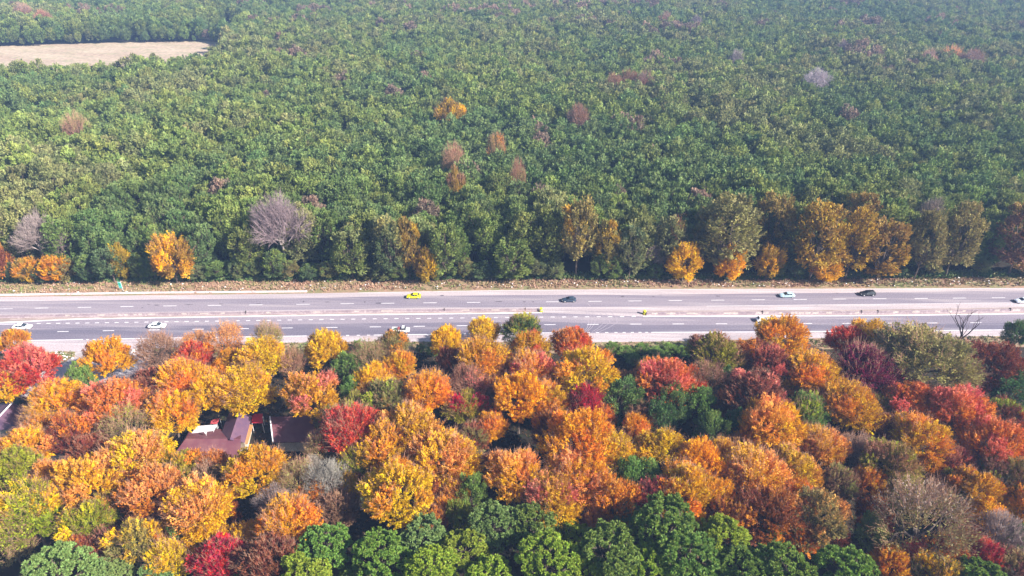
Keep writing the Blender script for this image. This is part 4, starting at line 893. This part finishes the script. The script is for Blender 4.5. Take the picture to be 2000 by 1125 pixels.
# ------------------------------------------------------------------ haze
hz = MB().box(-2200, 2200, -150, 1600, -1, CAMH+12).build('haze', M_BARK)
m = bpy.data.materials.new('haze'); m.use_nodes = True; N = m.node_tree.nodes; N.remove(N['Principled BSDF']); pv = N.new('ShaderNodeVolumePrincipled')
pv.inputs['Color'].default_value = (.36, .56, 1.0, 1); pv.inputs['Density'].default_value = .00028; pv.inputs['Anisotropy'].default_value = 0
m.node_tree.links.new(pv.outputs[0], N['Material Output'].inputs['Volume']); hz.data.materials.clear(); hz.data.materials.append(m); tag(hz, kind='stuff')

# ------------------------------------------------------------------ labels
ORD = ['first', 'second', 'third', 'fourth', 'fifth', 'sixth', 'seventh', 'eighth', 'ninth', 'tenth', 'eleventh', 'twelfth', 'thirteenth', 'fourteenth', 'fifteenth', 'sixteenth', 'seventeenth', 'eighteenth', 'nineteenth', 'twentieth']
def colour(a):
    l, t_ = WORD[a['low']], WORD[a['top']] if a['top'] else ''
    if not t_ or l == t_: return l
    return f'{l} to {t_}'
KINDW = {'a': 'tree', 's': 'half-bare tree', 'c': 'evergreen tree', 'p': 'pine', 'b': 'leafless tree', 'ea': 'tree', 'ew': 'tree', 'eb': 'leafless tree', 'eu': 'low tree', 'da': 'tree', 'ds': 'half-bare tree', 'db': 'leafless tree', 'g': 'tree', 'sh': 'shrub'}
GROUPW = {'a': 'autumn trees on the near side of the highway', 's': 'autumn trees on the near side of the highway', 'c': 'evergreens among the autumn trees', 'p': 'pines along the bottom', 'b': 'leafless trees on the near side',
          'ea': 'trees at the edge of the far wood', 'ew': 'trees at the edge of the far wood', 'eb': 'trees at the edge of the far wood', 'eu': 'low trees at the foot of the far wood', 'da': 'odd trees deep in the far wood', 'ds': 'odd trees deep in the far wood', 'db': 'odd trees deep in the far wood', 'g': 'green trees of the far wood', 'sh': 'shrubs along the near shoulder'}
near = [a for a in ALLTREES if a['kind'] in ('a', 's', 'c', 'p', 'b')]
MARKS = [(45, 'white sedan at far left'), (237, 'cyan sign'), (308, 'second white sedan'), (430, 'bare verge'), (562, 'mauve leafless tree'), (690, 'dark road patch'), (808, 'yellow taxi'), (930, 'median end'), (1056, 'left yellow drum'), (1111, 'dark blue car'), (1258, 'right yellow drum'), (1400, 'dark skid patch'), (1535, 'pale blue sedan'), (1693, 'black car'), (1850, 'grey-olive edge tree'), (1985, 'right-edge car')]
MARKS = [m_ for m_ in MARKS if m_[1] not in ('bare verge', 'dark road patch', 'median end', 'dark skid patch')]
def where(a):
    if a['kind'] in ('g', 'ea', 'ew', 'eb', 'eu', 'da', 'ds', 'db'):
        mk = min(MARKS, key=lambda m_: abs(m_[0]-a['x'])); s = 'beyond' if abs(mk[0]-a['x']) < 25 else ('left of' if a['x'] < mk[0] else 'right of')
        if a['kind'] == 'g':
            w = a['wy']; r = 'front' if w < 10 else 'second' if w < 18 else 'third' if w < 26 else 'fourth' if w < 34 else 'rear'
            return f'{r} row of the wood, {s} the {mk[1]}'
        if a['kind'][0] == 'e': return f'at the wood edge, {s} the {mk[1]}'
        return f'deep in the far wood, {s} the {mk[1]}'
    if a['kind'] == 'sh': return 'on the near shoulder'
    o = [b_ for b_ in near if b_ is not a]; b_ = min(o, key=lambda b_: (b_['x']-a['x'])**2+((b_['y']-a['y'])*1.2)**2)
    dx, dy = a['x']-b_['x'], a['y']-b_['y']; s = ('left of' if dx < 0 else 'right of') if abs(dx) > abs(dy) else ('behind' if dy < 0 else 'in front of')
    row_ = 'by the road, ' if a['y'] < 700 and a['kind'] != 'p' else 'at the bottom, ' if a['y'] > 1050 else ''
    return f'{row_}{s} a {colour(b_)} {KINDW[b_["kind"]]}'
for a in ALLTREES: a['l'] = f"{colour(a)} {KINDW[a['kind']]} {where(a)}"
by = {}
for a in ALLTREES: by.setdefault(a['l'], []).append(a)
for l, g_ in by.items():
    g_.sort(key=lambda a: a['x'])
    for k, a in enumerate(g_):
        lab = l if len(g_) == 1 else (f'{ORD[k]} from left: {l}' if k < 20 else l)
        tag(a['o'], ' '.join(lab.split()[:16]), a['cat'], GROUPW[a['kind']])
